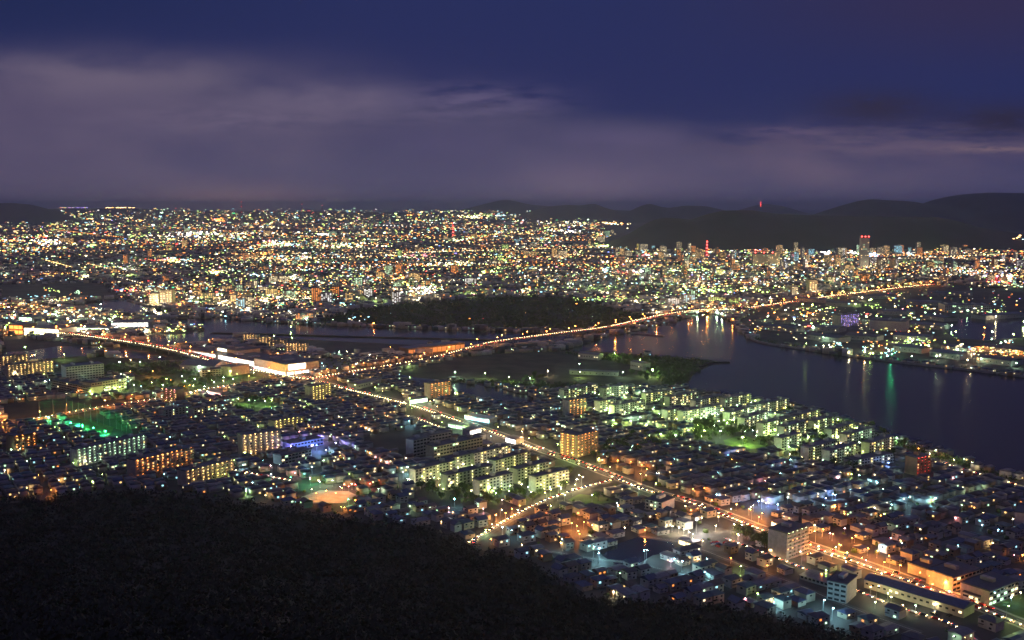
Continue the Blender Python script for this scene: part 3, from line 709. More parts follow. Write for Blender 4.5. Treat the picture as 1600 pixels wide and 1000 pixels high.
for i, (a, w) in enumerate([((380, 537, 403, 537.5), 'westmost'), ((404, 541, 424, 541.5), 'second'), ((425, 546, 446, 546.5), 'third'), ((447, 552, 480, 552.5), 'last and widest')]):
    AP(*a, 6, 11, 'gallery', 'cream', 'warm', f'warm-lit flats behind the shopping mall, {w} of the stepped row from the river', group='stepped flats behind the mall')
AP(487, 628, 517, 622, 7, 13, 'gallery', 'beige', 'yellow', 'golden-lit seven-storey flats just below the road crossing')
AP(258, 627, 277, 629, 6, 14, 'gallery', 'brown', 'pink', 'pinkish flats with thin balconies beside the bright green lamps')
AP(22, 707, 58, 700, 6, 16, 'gallery', 'brown', 'orange', 'dark flats with orange-lit galleries next to the golf range', lit=.3)
AP(120, 729, 228, 705, 6, 11, 'gallery', 'white', 'mint', 'very long pale flats with greenish gallery lights at the foot of the hill')
AP(211, 747, 302, 724, 6, 12, 'gallery', 'beige', 'orange', 'long six-storey flats with orange gallery lights above a white-lit yard')
AP(290, 760, 365, 740, 5, 12, 'gallery', 'beige', 'warm', 'dark-roofed flats with warm corridor lights closest to the wooded hill')
AP(378, 714, 438, 706, 8, 13, 'gallery', 'beige', 'warm', 'tall warm-lit flats next to the blue and violet lit hall')
AP(428, 673, 474, 665, 4, 12, 'gallery', 'beige', 'yellow', 'low flats with deep yellow corridor lights above the violet hall')
AP(672, 623, 704, 618, 7, 13, 'gallery', 'beige', 'orange', 'brown seven-storey flats with orange corridors standing by the canal')
AP(900, 715, 933, 706, 8, 22, 'gallery', 'beige', 'orange', 'square nine-storey flats ablaze with orange light beside the avenue', side=True)
AP(888, 651, 916, 647, 7, 12, 'gallery', 'grey', 'orange', 'narrow grey flats with a column of orange lights among the bayside slabs')
AP(1226, 875, 1260, 862, 7, 15, 'gallery', 'grey', 'mint', 'seven-storey flats with white-green lit balconies beside the orange street', side=False)
AP(1430, 743, 1452, 738, 6, 12, 'gallery', 'brown', 'red', 'small flats glowing red near the tree-lined shore')
AP(1332, 733, 1395, 722, 3, 12, 'stair', 'white', 'mint', 'pale three-storey block with a blue-white lamp before the shoreside slabs')
AP(678, 719, 754, 703, 4, 14, 'school', 'cream', 'mint', 'cream four-storey school building beside the dark playing field', name='school_building', cat='school', fh=3.5, lit=.05)
AP(646, 714, 672, 708, 5, 12, 'school', 'grey', 'mint', 'unlit grey school wing at the corner of the dark field', name='school_building', cat='school', fh=3.5, lit=0)
AP(655, 703, 705, 694, 4, 12, 'school', 'grey', 'mint', 'dim school wing standing behind the cream school building', name='school_building', cat='school', fh=3.5, lit=0)
AP(144, 619, 198, 610, 5, 22, 'school', 'cream', 'mint', 'cream five-storey office with rows of square windows and lit lamps along its foot', name='office_building', cat='office', fh=3.6, lit=.15)
AP(80, 607, 142, 620, 4, 18, 'school', 'cream', 'mint', 'long cream office wing set at an angle beside the square-windowed office', name='office_building', cat='office', fh=3.3, lit=.04)
AP(104, 600, 163, 594, 7, 25, 'school', 'white', 'mint', 'blank pale hall rising behind the square-windowed office', name='hall_building', cat='hall', fh=3.6, lit=0, roof='roof_navy')
AP(316, 589, 362, 585, 3, 14, 'school', 'cream', 'mint', 'low school building between the highway and the green lamps', name='school_building', cat='school', fh=3.4, lit=.1)
AP(362, 588, 390, 583, 4, 24, 'none', 'beige', 'mint', 'blank beige gymnasium at the edge of the highway', name='gymnasium', cat='gymnasium', fh=3.5, roof='roof_grey')
AP(1313, 512, 1341, 509, 9, 22, 'gallery', 'grey', 'violet', 'office block striped with violet light on the port side', name='office_building', cat='office')
AP(1358, 515, 1415, 518, 5, 60, 'none', 'white', 'mint', 'big plain white warehouse beside the harbour basin', name='warehouse', cat='warehouse', fh=4)
AP(1476, 488, 1550, 489, 4, 60, 'school', 'white', 'mint', 'long pale harbour shed with a row of small openings', name='warehouse', cat='warehouse', fh=4.5, lit=.1)
AP(1292, 937, 1322, 944, 4, 20, 'school', 'grey', 'mint', 'plain grey four-storey block with small windows beside the railway', name='office_building', cat='office', fh=3.3, lit=0)
AP(1488, 926, 1530, 911, 3, 20, 'school', 'cream', 'orange', 'brown-lit dormitory with a flat black roof beside the orange avenue', name='dormitory', cat='dormitory', fh=3.4, lit=.1)
AP(1545, 948, 1590, 930, 3, 20, 'school', 'beige', 'orange', 'dormitory with two rows of windows next to the corner lawn', name='dormitory', cat='dormitory', fh=3.4, lit=.3)
AP(1450, 905, 1480, 894, 2, 16, 'school', 'cream', 'orange', 'low flat-roofed hall behind the brown dormitory', name='dormitory', cat='dormitory', fh=3.4, lit=.1)
AP(1584, 826, 1622, 832, 4, 25, 'none', 'white', 'mint', 'pale blank block at the edge of town above the dark roofs', name='factory_building', cat='factory', fh=3.5)
AP(1008, 795, 1034, 801, 3, 20, 'stair', 'white', 'mint', 'white three-storey clinic with cyan light at its foot', name='clinic_building', cat='clinic')
AP(455, 705, 505, 695, 2, 16, 'school', 'blue', 'mint', 'hall washed in blue and violet light beside the yellow-lit flats', name='hall_building', cat='hall', fh=4, lit=.1)  # blue wall colour carries part of the blue light on the hall
AP(440, 727, 487, 716, 3, 14, 'school', 'grey', 'mint', 'dim grey block in front of the violet-lit hall', name='office_building', cat='office', fh=3.2, lit=.1)
AP(258, 652, 300, 644, 3, 11, 'stair', 'grey', 'mint', 'dim flats with white door lights above the oval garden', lit=.3); AP(303, 653, 345, 645, 4, 11, 'stair', 'grey', 'mint', 'dim four-storey flats beside the oval green garden', lit=.3)
SOUTH = [(837, 770, 888, 757), (749, 776, 801, 763), (809, 757, 857, 744), (699, 767, 770, 750), (649, 758, 712, 742), (741, 731, 798, 717), (774, 743, 828, 727), (700, 740, 736, 731)]
EAST = [(881, 626, 934, 616), (944, 623, 981, 617), (1009, 632, 1053, 626), (1046, 638, 1091, 629), (1087, 644, 1132, 634), (1133, 640, 1173, 632), (1067, 662, 1128, 650), (1043, 660, 1060, 656), (937, 645, 962, 640), (960, 652, 1008, 642), (1140, 664, 1178, 653), (1163, 673, 1200, 662), (1178, 651, 1232, 640), (1192, 682, 1245, 669), (1225, 687, 1262, 676), (1221, 706, 1252, 697), (1246, 668, 1280, 658), (1271, 678, 1305, 668), (1299, 692, 1335, 680), (1323, 700, 1365, 688), (1263, 722, 1308, 708), (1296, 727, 1340, 714), (1358, 714, 1395, 702)]
for a in SOUTH: AP(*a, 5, 9.5, 'stair', 'pale', 'green', None, name='housing_slab', cat='housing slab', group='five-storey housing slabs', prefix=f'pale dark-roofed housing slab', lit=.1)
for a in EAST: AP(*a, 5, 9.5, 'stair', 'pale', 'mint', None, name='housing_slab', cat='housing slab', group='five-storey housing slabs', prefix=f'green-lit housing slab', lit=.1, roof='roof_grey')
# shopping mall
def mall():
    root_at = G(446, 587); root = empty('shopping_mall', (*root_at, 0)); tag(root, 'huge mall with glaring white shopfronts and lit sign panels beside the highway', 'shopping mall')
    o0 = Vector((*root_at, 0)); glow('shop_glow', (.88, .97, 1), 2.2, True); glow('sign_glow', (.97, 1, .8), 5, True)
    def blk(name, x1, y1, x2, y2, D, H, wall, glass_h, glass='shop_glow', roof='roof_slate'):
        a = Vector((*G(x1, y1), 0)); b = Vector((*G(x2, y2), 0)); u = (b-a).normalized(); L_ = (b-a).length; take_rect(a, u, L_, D, 4)
        rz = math.atan2(u.y, u.x)
        w = link('wall', MB().box(0, L_, 0, D, 0, H, wall).mesh('wall'), root, a-o0, rz)
        link('roof', MB().box(-.6, L_+.6, -.6, D+.6, H+.003, H+.8, roof).box(L_*.2, L_*.35, D*.3, D*.5, H+.81, H+3, 'wall_grey').box(L_*.6, L_*.7, D*.3, D*.6, H+.81, H+2.5, 'wall_grey').mesh('roof'), root, a-o0, rz)
        n = max(1, int(L_/14))
        for i in range(n):
            link('shopfront', MB().box(i*L_/n+.7, (i+1)*L_/n-.7, -.25, -.02, .6, glass_h, glass).mesh('shopfront'), root, a-o0, rz)
        return a, u, L_, rz
    a, u, L_, rz = blk('right', 397, 576, 446, 587, 60, 17, 'wall_beige', 4.5)
    s_ = MB().box(0, 16, -.4, -.03, 0, 9, 'sign_glow'); 
    e = a+u*L_; n_ = Vector((-u.y, u.x, 0)); link('sign', MB().box(.03, .4, 6, 36, 8, 16, 'sign_glow').mesh('sign'), root, e-o0, rz)
    for i in range(4): link('shopfront', MB().box(.03, .3, 3+i*14, 14+i*14, .6, 4.5, 'shop_glow').mesh('shopfront'), root, e-o0, rz)
    blk('mid', 341, 562, 397, 573, 55, 9, 'wall_white', 8)
    a, u, L_, rz = blk('hall', 337, 556, 372, 562, 45, 15, 'wall_beige', 4); link('sign', MB().box(8, 34, -.5, -.03, 10.5, 14.5, 'sign_glow').mesh('sign'), root, a-o0, rz)
    blk('left', 292, 552, 337, 559, 75, 8, 'wall_cream', 5)
    for x in (300, 330, 350, 380, 395): point(root, (*(Vector((*G(x, 562+(x-300)*.2), 9))-o0),), 'white', 9000)
    for x, y in ((455, 582), (475, 578), (485, 580), (440, 588)): point(root, (*(Vector((*G(x, y), 9))-o0),), 'green', 9000)
mall()
# big bright far buildings: glaring shops, stadium hall
def hall(px1, py1, px2, py2, D, H, wall, label, cat, hue='white', s=3, name='store_building', bands=2, power=9000, roof='roof_grey'):
    a = Vector((*G(px1, py1), 0)); b = Vector((*G(px2, py2), 0)); u = (b-a).normalized(); L_ = (b-a).length; take_rect(a, u, L_, D, 4)
    root = empty(name, a, math.atan2(u.y, u.x)); tag(root, label, cat)
    gm = f'{hue}_front_{int(s*10)}'
    if gm not in MATS: glow(gm, HUE[hue], s, True)
    link('wall', MB().box(0, L_, 0, D, 0, H, wall).mesh('wall'), root)
    link('roof', MB().box(-.5, L_+.5, -.5, D+.5, H+.003, H+.7, roof).mesh('roof'), root)
    n = max(2, min(14, int(L_/10)))
    for f in range(bands):
        z0 = H*(f+.15)/bands; z1 = H*(f+.8)/bands
        for i in range(n): link('shopfront', MB().box(i*L_/n+.8, (i+1)*L_/n-.8, -.3, -.02, z0, z1, gm).mesh('shopfront'), root)
    for i in range(2): point(root, (L_*(i+.5)/2, -12, 8), hue, power)
    return root
hall(38, 524, 92, 527, 50, 16, 'wall_white', 'dazzling white-lit shop front by the highway bend', 'store', 'cream', 9, power=26000)
hall(15, 522, 36, 523, 40, 20, 'wall_brown', 'tall store with orange light beside the dazzling shop front', 'store', 'orange', 2.5, power=16000)
hall(174, 515, 232, 514, 60, 14, 'wall_white', 'white-lit hall with green roof lights above the river', 'sports hall', 'white', 3.2, 'sports_hall', 3, 15000)
hall(110, 518, 170, 519, 40, 8, 'wall_white', 'low shop with green and teal forecourt beside the white-lit hall', 'store', 'mint', 2.5, power=20000)
hall(30, 505, 50, 506, 30, 14, 'wall_white', 'green-white lit store behind the dazzling shop front', 'store', 'mint', 6, power=9000)
hall(734, 682, 752, 678, 12, 7, 'wall_white', 'shop with a brilliant white sign at the avenue bend', 'shop', 'white', 4, 'shop_building', 1, 3500)
hall(790, 691, 806, 695, 12, 6, 'wall_white', 'shop with pink-white lit front beside the avenue', 'shop', 'white', 5, 'shop_building', 1, 4500)
hall(640, 632, 668, 628, 12, 6, 'wall_white', 'filling station shop dazzling white-green beside the avenue', 'shop', 'mint', 5, 'shop_building', 1, 6000)
hall(726, 655, 765, 662, 14, 5, 'wall_white', 'filling station with cyan and white canopy lights', 'filling station', 'cyan', 3.5, 'filling_station', 1, 7000, 'wall_white')
hall(880, 694, 884, 693, 5, 3, 'wall_white', 'tiny white-lit kiosk behind the bright orange flats', 'kiosk', 'white', 3, 'kiosk', 1, 900)
hall(700, 668, 735, 674, 14, 5, 'wall_white', 'low shop with green-lit lawn in front by the avenue', 'shop', 'mint', 2, 'shop_building', 1, 6000)
hall(1205, 822, 1222, 828, 10, 4, 'wall_white', 'convenience store with yellow and white front behind the seven-storey flats', 'shop', 'cream', 4, 'shop_building', 1, 2200)
hall(1060, 850, 1084, 858, 8, 4, 'wall_white', 'low row of lit shop stalls under the starburst lamp', 'shop', 'cream', 3, 'shop_building', 1, 1500)
hall(325, 617, 345, 621, 14, 6, 'wall_white', 'low store edged with a pink neon strip beside the orange junction', 'shop', 'pink', 3, 'shop_building', 1, 5000)
hall(638, 556, 726, 546, 30, 12, 'wall_brown', 'brown riverside plant with a lit tower block near the bridge end', 'factory', 'orange', .8, 'factory_building', 1, 9000)
hall(320, 732, 340, 736, 8, 4, 'wall_white', 'low building with white lights behind the dark-roofed flats', 'shop', 'mint', 1.5, 'shop_building', 1, 900)
for (px, py, hue, pw) in [(455, 706, 'violet', 7000), (475, 708, 'blue', 9000), (495, 704, 'blue', 9000), (500, 690, 'violet', 7000), (525, 700, 'violet', 5000), (465, 695, 'violet', 5000), (510, 712, 'cyan', 3500)]: L(px, py, hue, pw, 6, 1.3)
# long sheds of the near right corner
def shed(x1, y1, x2, y2, D, H, wall, roof, label, name='warehouse', cat='warehouse', rh=2.5, nw=8, hue='cream', lit=.2):
    a = Vector((*G(x1, y1), 0)); b = Vector((*G(x2, y2), 0)); u = (b-a).normalized(); L_ = (b-a).length; take_rect(a, u, L_, D, 3)
    root = empty(name, a, math.atan2(u.y, u.x)); tag(root, label, cat)
    mb = MB(); mb.box(0, L_, 0, D, 0, H, wall)
    mb.add([(0, 0, H), (0, D, H), (0, D/2, H+rh), (L_, 0, H), (L_, D, H), (L_, D/2, H+rh)], [(0, 2, 1), (3, 4, 5)], wall)
    link('wall', mb.mesh('wall'), root); link('roof', MB().gable(-.5, L_+.5, -.8, D+.8, H+.02, rh, roof).mesh('roof'), root)
    for i in range(nw): link('window', win_mesh(2, 1.3, 'cream_win' if random.random() < lit else 'glass'), root, ((i+.5)*L_/nw, -.02, H*.45))
    return root
shed(1350, 918, 1505, 966, 15, 6, 'wall_cream', 'roof_navy', 'very long shed with a blue roof between the avenue and the railway', nw=16)
shed(1408, 928, 1450, 944, 12, 4, 'wall_white', 'roof_navy', 'small blue-roofed shed behind the very long shed')
shed(1250, 905, 1300, 920, 16, 3, 'wall_grey', 'roof_grey', 'flat storage shed beside the railway street', rh=.6, lit=0)
shed(282, 579, 335, 582, 40, 9, 'wall_grey', 'roof_grey', 'arched grey sports hall beside the highway', 'sports_hall', 'sports hall', 7, 6)
shed(1505, 936, 1530, 944, 12, 5, 'wall_white', 'roof_slate', 'small house-like workshop beside the corner lawn', rh=2)
shed(485, 612, 520, 608, 14, 5, 'wall_grey', 'roof_grey', 'low grey shed under the crossing', rh=1.5, lit=.5)
shed(560, 608, 590, 601, 20, 7, 'wall_white', 'roof_grey', 'pale workshop by the canal end of the avenue', rh=2)
shed(748, 703, 770, 699, 14, 5, 'wall_cream', 'roof_grey', 'cream hall between the school and the avenue', rh=1.5)
shed(903, 560, 935, 563, 18, 9, 'wall_white', 'roof_grey', 'pale hall among the trees of the canal field', rh=2, lit=.2)
shed(985, 576, 1004, 580, 16, 12, 'wall_white', 'roof_grey', 'white two-storey school block beside the starburst lamp', 'school_building', 'school', rh=1, lit=.1)
shed(890, 585, 965, 588, 14, 6, 'wall_grey', 'roof_grey', 'long low grey school row in the canal wood', 'school_building', 'school', rh=1.5, lit=.05)
shed(700, 594, 712, 595, 10, 4, 'wall_white', 'roof_grey', 'small pale clubhouse beside the canal', rh=1)
for i, (a, rf) in enumerate([((1240, 470, 1290, 474), 'roof_grey'), ((1290, 478, 1345, 480), 'roof_slate'), ((1345, 468, 1400, 466), 'roof_slate'), ((1415, 476, 1470, 478), 'roof_grey'), ((1250, 515, 1310, 520), 'roof_grey'), ((1420, 512, 1475, 516), 'roof_grey'), ((1440, 498, 1475, 503), 'roof_teal'), ((1260, 530, 1310, 536), 'roof_slate'), ((1395, 530, 1450, 534), 'roof_navy'), ((1540, 500, 1600, 496), 'roof_grey'), ((1380, 492, 1430, 492), 'roof_grey'), ((1320, 530, 1370, 534), 'roof_slate'), ((1530, 548, 1600, 556), 'roof_slate'), ((1190, 515, 1240, 520), 'roof_slate'), ((1450, 462, 1520, 462), 'roof_slate'), ((1452, 557, 1500, 563), 'roof_grey'), ((1525, 566, 1580, 573), 'roof_slate'), ((1395, 548, 1440, 553), 'roof_teal'), ((1470, 548, 1515, 553), 'roof_slate')]):
    r_ = shed(*a, 40, 9, 'wall_grey', rf, None, 'warehouse', None, 3, 6, lit=.12); pend(r_, f'dim port warehouse with {rf[5:]} roof', 'warehouse', 'port warehouses')
# ------------------------------------------------------------------ towers and masts
def tower(px, pb, w, d, H, wall, label, name, hue=None, lit=.3, red=True, cat='tower'):
    x, y = G(px, pb); root = empty(name, (x, y, 0), random.uniform(-.2, .3)); tag(root, label, cat); take(x, y, w)
    link('wall', MB().box(-w/2, w/2, -d/2, d/2, 0, H, wall).box(-w/2-.3, w/2+.3, -d/2-.3, d/2+.3, H*.5, H*.5+1, wall).mesh('wall'), root)
    link('roof', MB().box(-w/2+2, w/2-2, -d/2+2, d/2-2, H+.003, H+4, 'roof_slate').mesh('roof'), root)
    nf = min(14, int(H/7)); nx = max(2, int(w/7))
    for f in range(nf):
        for i in range(nx):
            if random.random() < lit: link('window', win_mesh(3.6, 2.4, random.choice(('warm_dim', 'mint_dim', 'cream_dim', 'warm_mid'))), root, (-w/2+(i+.5)*w/nx, -d/2-.05, 5+f*(H-8)/nf))
    if red:
        for s_ in (-1, 0, 1): link('warning_light', MB().box(s_*w*.4-2.5, s_*w*.4+2.5, -d/2-2, -d/2+2, H+4.01, H+8, 'red_hot').mesh('warning_light'), root)
    for s_ in (-1, 1): point(root, (s_*w*.4, -d/2-25, 20), 'cream', 14000, 3)
    return root
tower(1349, 421, 34, 32, 130, 'wall_grey', 'tallest pale skyscraper with red warning lights on its roof', 'skyscraper')
tower(1212, 414, 30, 30, 60, 'wall_cream', 'pale slab beside the broad hotel block', 'hotel_tower', red=False)
tower(1192, 415, 95, 30, 52, 'wall_cream', 'very broad pale hotel block with red lights before the dark hill', 'hotel_tower', lit=.15)
tower(1268, 458, 26, 18, 40, 'wall_cream', 'square hotel slab washed in golden light', 'hotel_tower', lit=.9, red=False)
tower(243, 476, 26, 18, 30, 'wall_cream', 'pale block of flats west of the twin riverside towers', 'apartment_tower', lit=.9, red=False)
tower(256, 477, 15, 18, 40, 'wall_beige', 'slimmer of the twin riverside towers', 'apartment_tower', lit=.9, red=False); tower(267, 477, 17, 18, 42, 'wall_beige', 'broader of the twin riverside towers', 'apartment_tower', lit=.9, red=False)
def mast(px, py, z0, H, w, label, d=None, nl=5, ls=1):
    if d is None: x, y = G(px, py)
    else: x, y = (px-800)/F*d, d
    root = empty('lattice_mast', (x, y, z0)); tag(root, label, 'mast'); mb = MB(); k = 7
    for i in range(k):
        a, b = 1-i/k*.85, 1-(i+1)/k*.85; za, zb = H*i/k, H*(i+1)/k; m_ = 'steel_red' if i % 2 else 'steel_white'
        cs = [(-1, -1), (1, -1), (1, 1), (-1, 1)]
        for j in range(4):
            p, q = cs[j], cs[(j+1) % 4]
            mb.bar((p[0]*w*a, p[1]*w*a, za), (p[0]*w*b, p[1]*w*b, zb), w*.07, m_, 4); mb.bar((p[0]*w*a, p[1]*w*a, za), (q[0]*w*b, q[1]*w*b, zb), w*.05, m_, 4); mb.bar((p[0]*w*b, p[1]*w*b, zb), (q[0]*w*b, q[1]*w*b, zb), w*.05, m_, 4)
    link('lattice', mb.mesh('lattice'), root); link('antenna', MB().bar((0, 0, H), (0, 0, H*1.15), w*.08, 'steel_red', 5).mesh('antenna'), root)
    s_ = w*.32*ls
    for i in range(nl): z = H*(1-i/nl); link('warning_light', MB().box(-s_, s_, -w*.8-s_, -w*.8+s_, z-s_, z+s_, 'red_hot').mesh('warning_light'), root)
    return root
mast(1104, 403, 0, 82, 9, 'red and white lattice mast glowing red before the dark hill')
mast(1186, 330, 250, 34, 5, 'small mast with red lights on the crest of the dark hill', 6650, 3)
mast(708, 372, 0, 120, 12, 'tall mast with a column of red lights out in the far city')
mast(380, 340, 0, 330, 22, 'lone far mast whose red lights rise above the horizon', 17000, 4, .4)
mast(474, 340, 0, 290, 20, 'first red-lit mast of the far ridge cluster', 17200, 3, .4); mast(505, 340, 0, 270, 20, 'red-lit mast standing apart on the far ridge', 17200, 2, .4)
# ------------------------------------------------------------------ houses
WH = [('white', 'slate', 9, 8, 5.6, 1.8, 0), ('cream', 'navy', 10, 8, 5.6, 1.9, 3), ('beige', 'brown', 8.5, 8, 5.4, 2.2, 0), ('grey', 'slate', 11, 8.5, 5.7, 2.0, 3.5), ('white', 'navy', 8, 7.5, 5.8, 2.4, 0), ('cream', 'teal', 9.5, 8, 5.6, 1.6, 3), ('brown', 'grey', 8, 7, 5.5, 1.2, 0), ('white', 'grey', 12, 9, 6, .8, 0)]
WC = ['warm_win', 'cream_win', 'mint_win', 'cyan_win', 'orange_win']
def house_tpl(i):
    w, r, a, b, h, rh, hip = WH[i]; mb = MB(); wl = 'wall_'+w; A_, B_ = a/2, b/2
    mb.box(-A_, A_, -B_, B_, 0, h, wl)
    if not hip: mb.add([(-A_, -B_, h), (-A_, B_, h), (-A_, 0, h+rh), (A_, -B_, h), (A_, B_, h), (A_, 0, h+rh)], [(0, 2, 1), (3, 4, 5)], wl)
    mb.box(-A_*.9, -A_*.3, -B_-1.4, -B_-.003, 2.5, 2.7, 'roof_'+r)
    rf = MB(); rf.gable(-A_-.5, A_+.5, -B_-.6, B_+.6, h+.01, rh, 'roof_'+r, hip)
    return mb, rf
HT = [house_tpl(i) for i in range(len(WH))]; HM = [(a.mesh('wall'), b.mesh('roof')) for a, b in HT]
WIN_AT = lambda a, b: [(-a*.25, -b/2-.02, 3.6, 0), (a*.25, -b/2-.02, 3.6, 0), (a*.2, -b/2-.02, .8, 0), (-a/2-.02, 0, 3.6, -math.pi/2)]
spots = []
i0, i1 = -160, 260
def lot_ok(x, y, r=3.6):
    px, py = P(x, y)
    return -60 < px < 1680 and py < 1030 and not is_taken(x, y, r) and not wet(x, y) and not dark(x, y) and not on_hill(x, y)
LAWNS = [[(1075, 655), (1160, 660), (1205, 690), (1195, 705), (1130, 705), (1085, 690)], [(880, 772), (950, 772), (970, 786), (900, 792)], [(350, 640), (372, 628), (400, 624), (435, 630), (435, 640), (400, 648)], [(1550, 945), (1600, 920), (1700, 950), (1640, 985)], [(465, 777), (500, 762), (560, 765), (565, 775), (540, 790), (480, 790)], [(1050, 835), (1100, 812), (1180, 838), (1165, 858), (1120, 865)], [(210, 590), (340, 565), (430, 585), (395, 602), (300, 612), (180, 622)], [(480, 560), (540, 560), (560, 572), (500, 582)], [(760, 792), (800, 785), (830, 795), (790, 815), (760, 812)], [(640, 755), (890, 730), (900, 770), (700, 790), (640, 775)]]
LW = [[G(*p) for p in l] for l in LAWNS]; LB = [bbox(p) for p in LW]
lots = []
for i in range(-260, 330):
    for j in range(-40, 330):
        a = i*11.2+(i//4)*5; b = j*12.6+(j//2)*6.5
        q = GU*a+GV*b
        if q.y < 480 or q.y > 2300 or abs(q.x) > 1300: continue
        lots.append((q.x+random.uniform(-1.4, 1.4), q.y+random.uniform(-1.4, 1.4), i, j))
small = []
near = []
for x, y, i, j in lots:
    if i % 4 == 0 and j % 2 == 0 and (i//4+j//2) % 2 == 0: small.append((x-GU.x*8.5, y-GU.y*8.5, i, j))
    if random.random() < .09 or not lot_ok(x, y) or hit(LW, LB, x, y): continue
    near.append((math.hypot(x, y), x, y))
near.sort()
n_ind = 300
hstuff = [[] for _ in WH]; wstuff = []; wcol = []
def lit_here(x, y):
    px, py = P(x, y)
    return .17 if px > 1000 and py > 700 else .24
NEARTREE = []
for k, (d, x, y) in enumerate(near):
    ti = random.randrange(len(WH)); rz = R(33)+random.choice((0, math.pi/2, 0, -math.pi/2))+random.uniform(-.12, .12)
    if random.random() < .25: rz = R(33)
    sc_ = random.uniform(.88, 1.08); w, r, a, b, h, rh, hip = WH[ti]
    if k < n_ind:
        root = empty('house', (x, y, 0), rz); root.scale = (sc_, sc_, random.choice((1, 1, .62)))
        link('wall', HM[ti][0], root); link('roof', HM[ti][1], root)
        nl = 0
        for wx, wy, wz, wr in WIN_AT(a, b):
            # windows on the side turned to us carry the light
            m_ = random.choice(WC) if random.random() < .16 else 'glass'; nl += m_ != 'glass'
            link('window', win_mesh(1.6, 1.2, m_), root, (wx, wy, wz), wr)
        kind = 'hipped' if hip else ('low-roofed' if rh < 1 else 'gabled')
        pend(root, f'{r}-roofed {w} {kind} house'+(', window lit' if nl else ''), 'house', 'town houses')
    else:
        hstuff[ti].append((x, y, 0, sc_, sc_, 1, rz))
        for wx, wy, wz, wr in WIN_AT(a, b):
            if random.random() < lit_here(x, y):
                c, s_ = math.cos(rz), math.sin(rz); wstuff.append((x+wx*c*sc_-wy*s_*sc_, y+wx*s_*sc_+wy*c*sc_, wz, 1, 1, 1, rz+wr)); wcol.append(int(rng.choice(5, p=[.32, .28, .2, .14, .06])))
parts = []
for ti, rows in enumerate(hstuff):
    if not rows: continue
    for mb in HT[ti]: parts.append(scatter('h', mb.v, mb.f, mb.m, mb.mats, rows))
parts.append(scatter('w', np.array([(-.8, -.1, 0), (.8, -.1, 0), (.8, .05, 0), (-.8, .05, 0), (-.8, -.1, 1.3), (.8, -.1, 1.3), (.8, .05, 1.3), (-.8, .05, 1.3)]), BF, [0]*6, WC, wstuff, wcol))
tag(join(parts, 'housing_district'), 'packed rows of small dark houses with a few lit windows', 'housing district', kind='stuff')
# small lamps at the street corners
for x, y, i, j in small:
    if is_taken(x, y, 0) or wet(x, y) or dark(x, y) or on_hill(x, y): continue
    px, py = P(x, y)
    if not(-20 < px < 1640 and py < 1010): continue
    g = random.random()
    if 880 < px < 1380 and 600 < py < 715: hue = 'green' if g < .6 else 'mint'
    elif px > 950: hue = 'cyan' if g < .5 else ('mint' if g < .78 else ('cream' if g < .9 else 'orange'))
    else: hue = 'mint' if g < .35 else ('cyan' if g < .5 else ('green' if g < .68 else ('cream' if g < .85 else 'orange')))
    lamp(x, y, 5.5, hue, random.choice((100, 200, 400, 800, 1600))*(1.5 if px < 950 else 1), big=random.uniform(.4, .7))
for _ in range(420):   # yard and door lamps, stronger
    px = random.uniform(0, 1600); py = random.uniform(600, 960); x, y = G(px, py)
    if on_hill(x, y) or wet(x, y) or dark(x, y): continue
    lamp(x, y, 4.5, random.choice(('cream', 'warm', 'orange', 'mint', 'cyan', 'green', 'pink')), random.choice((200, 500, 900, 1500)), big=.75)
# build lamps: the 300 nearest as things, the rest in one mass
LAMPS.sort(key=lambda l: l[1]**2+l[0]**2)
vis = []
for l in LAMPS:
    px, py = P(l[0], l[1]); vis.append(-30 < px < 1630 and py < 1015)
LAMPS = [l for l, v in zip(LAMPS, vis) if v]
key = lambda l: -(l[3]*(.6+l[7]))/math.hypot(l[0], l[1])
LAMPS.sort(key=key)
HN = dict(orange='orange', warm='yellow', cream='cream', green='green-white', mint='pale green', cyan='blue-white', jade='jade-green', red='red', pink='pink', white='white', blue='blue', violet='violet')
rest = []
for k, (x, y, z, h, hue, pw, rz, big) in enumerate(LAMPS):
    if k < 300:
        kk = (round(h), hue, round(big, 1), pw > 1000)
        if kk not in LC: LC[kk] = lamp_meshes(h, hue, 'beam' if pw > 1000 else 'beam', .45*big)
        root = empty('street_lamp', (x, y, z), rz); link('pole', LC[kk][0], root); link('lamp_head', LC[kk][1], root)
        point(root, (0, -1.6, h-.55), hue, pw)
        pend(root, ('tall' if h > 7.5 else 'short')+f' street lamp with {HN[hue]} light', 'street lamp', 'street lamps')
    else: rest.append((x, y, z, h, hue, pw, rz, big))
mb0 = LC and None
pt = []
for hue in HUE:
    rows = [(x, y, z+h, .55*big*max(1, math.hypot(x, y)/1500), .55*big*max(1, math.hypot(x, y)/1500), .45*big*max(1, math.hypot(x, y)/1500), rz) for x, y, z, h, hu, pw, rz, big in rest if hu == hue]
    if rows: V_, F_ = blob(2, 1, .7); pt.append(scatter('l', V_, F_, [0]*len(F_), [hue+'_beam'], rows))
pt.append(scatter('p', BV, BF, [0]*6, ['metal_pole'], [(x, y, z, .2, .2, h, rz) for x, y, z, h, hu, pw, rz, big in rest]))
lo = join(pt, 'distant_lamps'); tag(lo, 'countless small street lamps spread through the town', 'street lamps', kind='stuff')
for x, y, z, h, hue, pw, rz, big in rest: point(lo, (x, y, z+h-.7*big*max(1, math.hypot(x, y)/1500)), hue, pw)
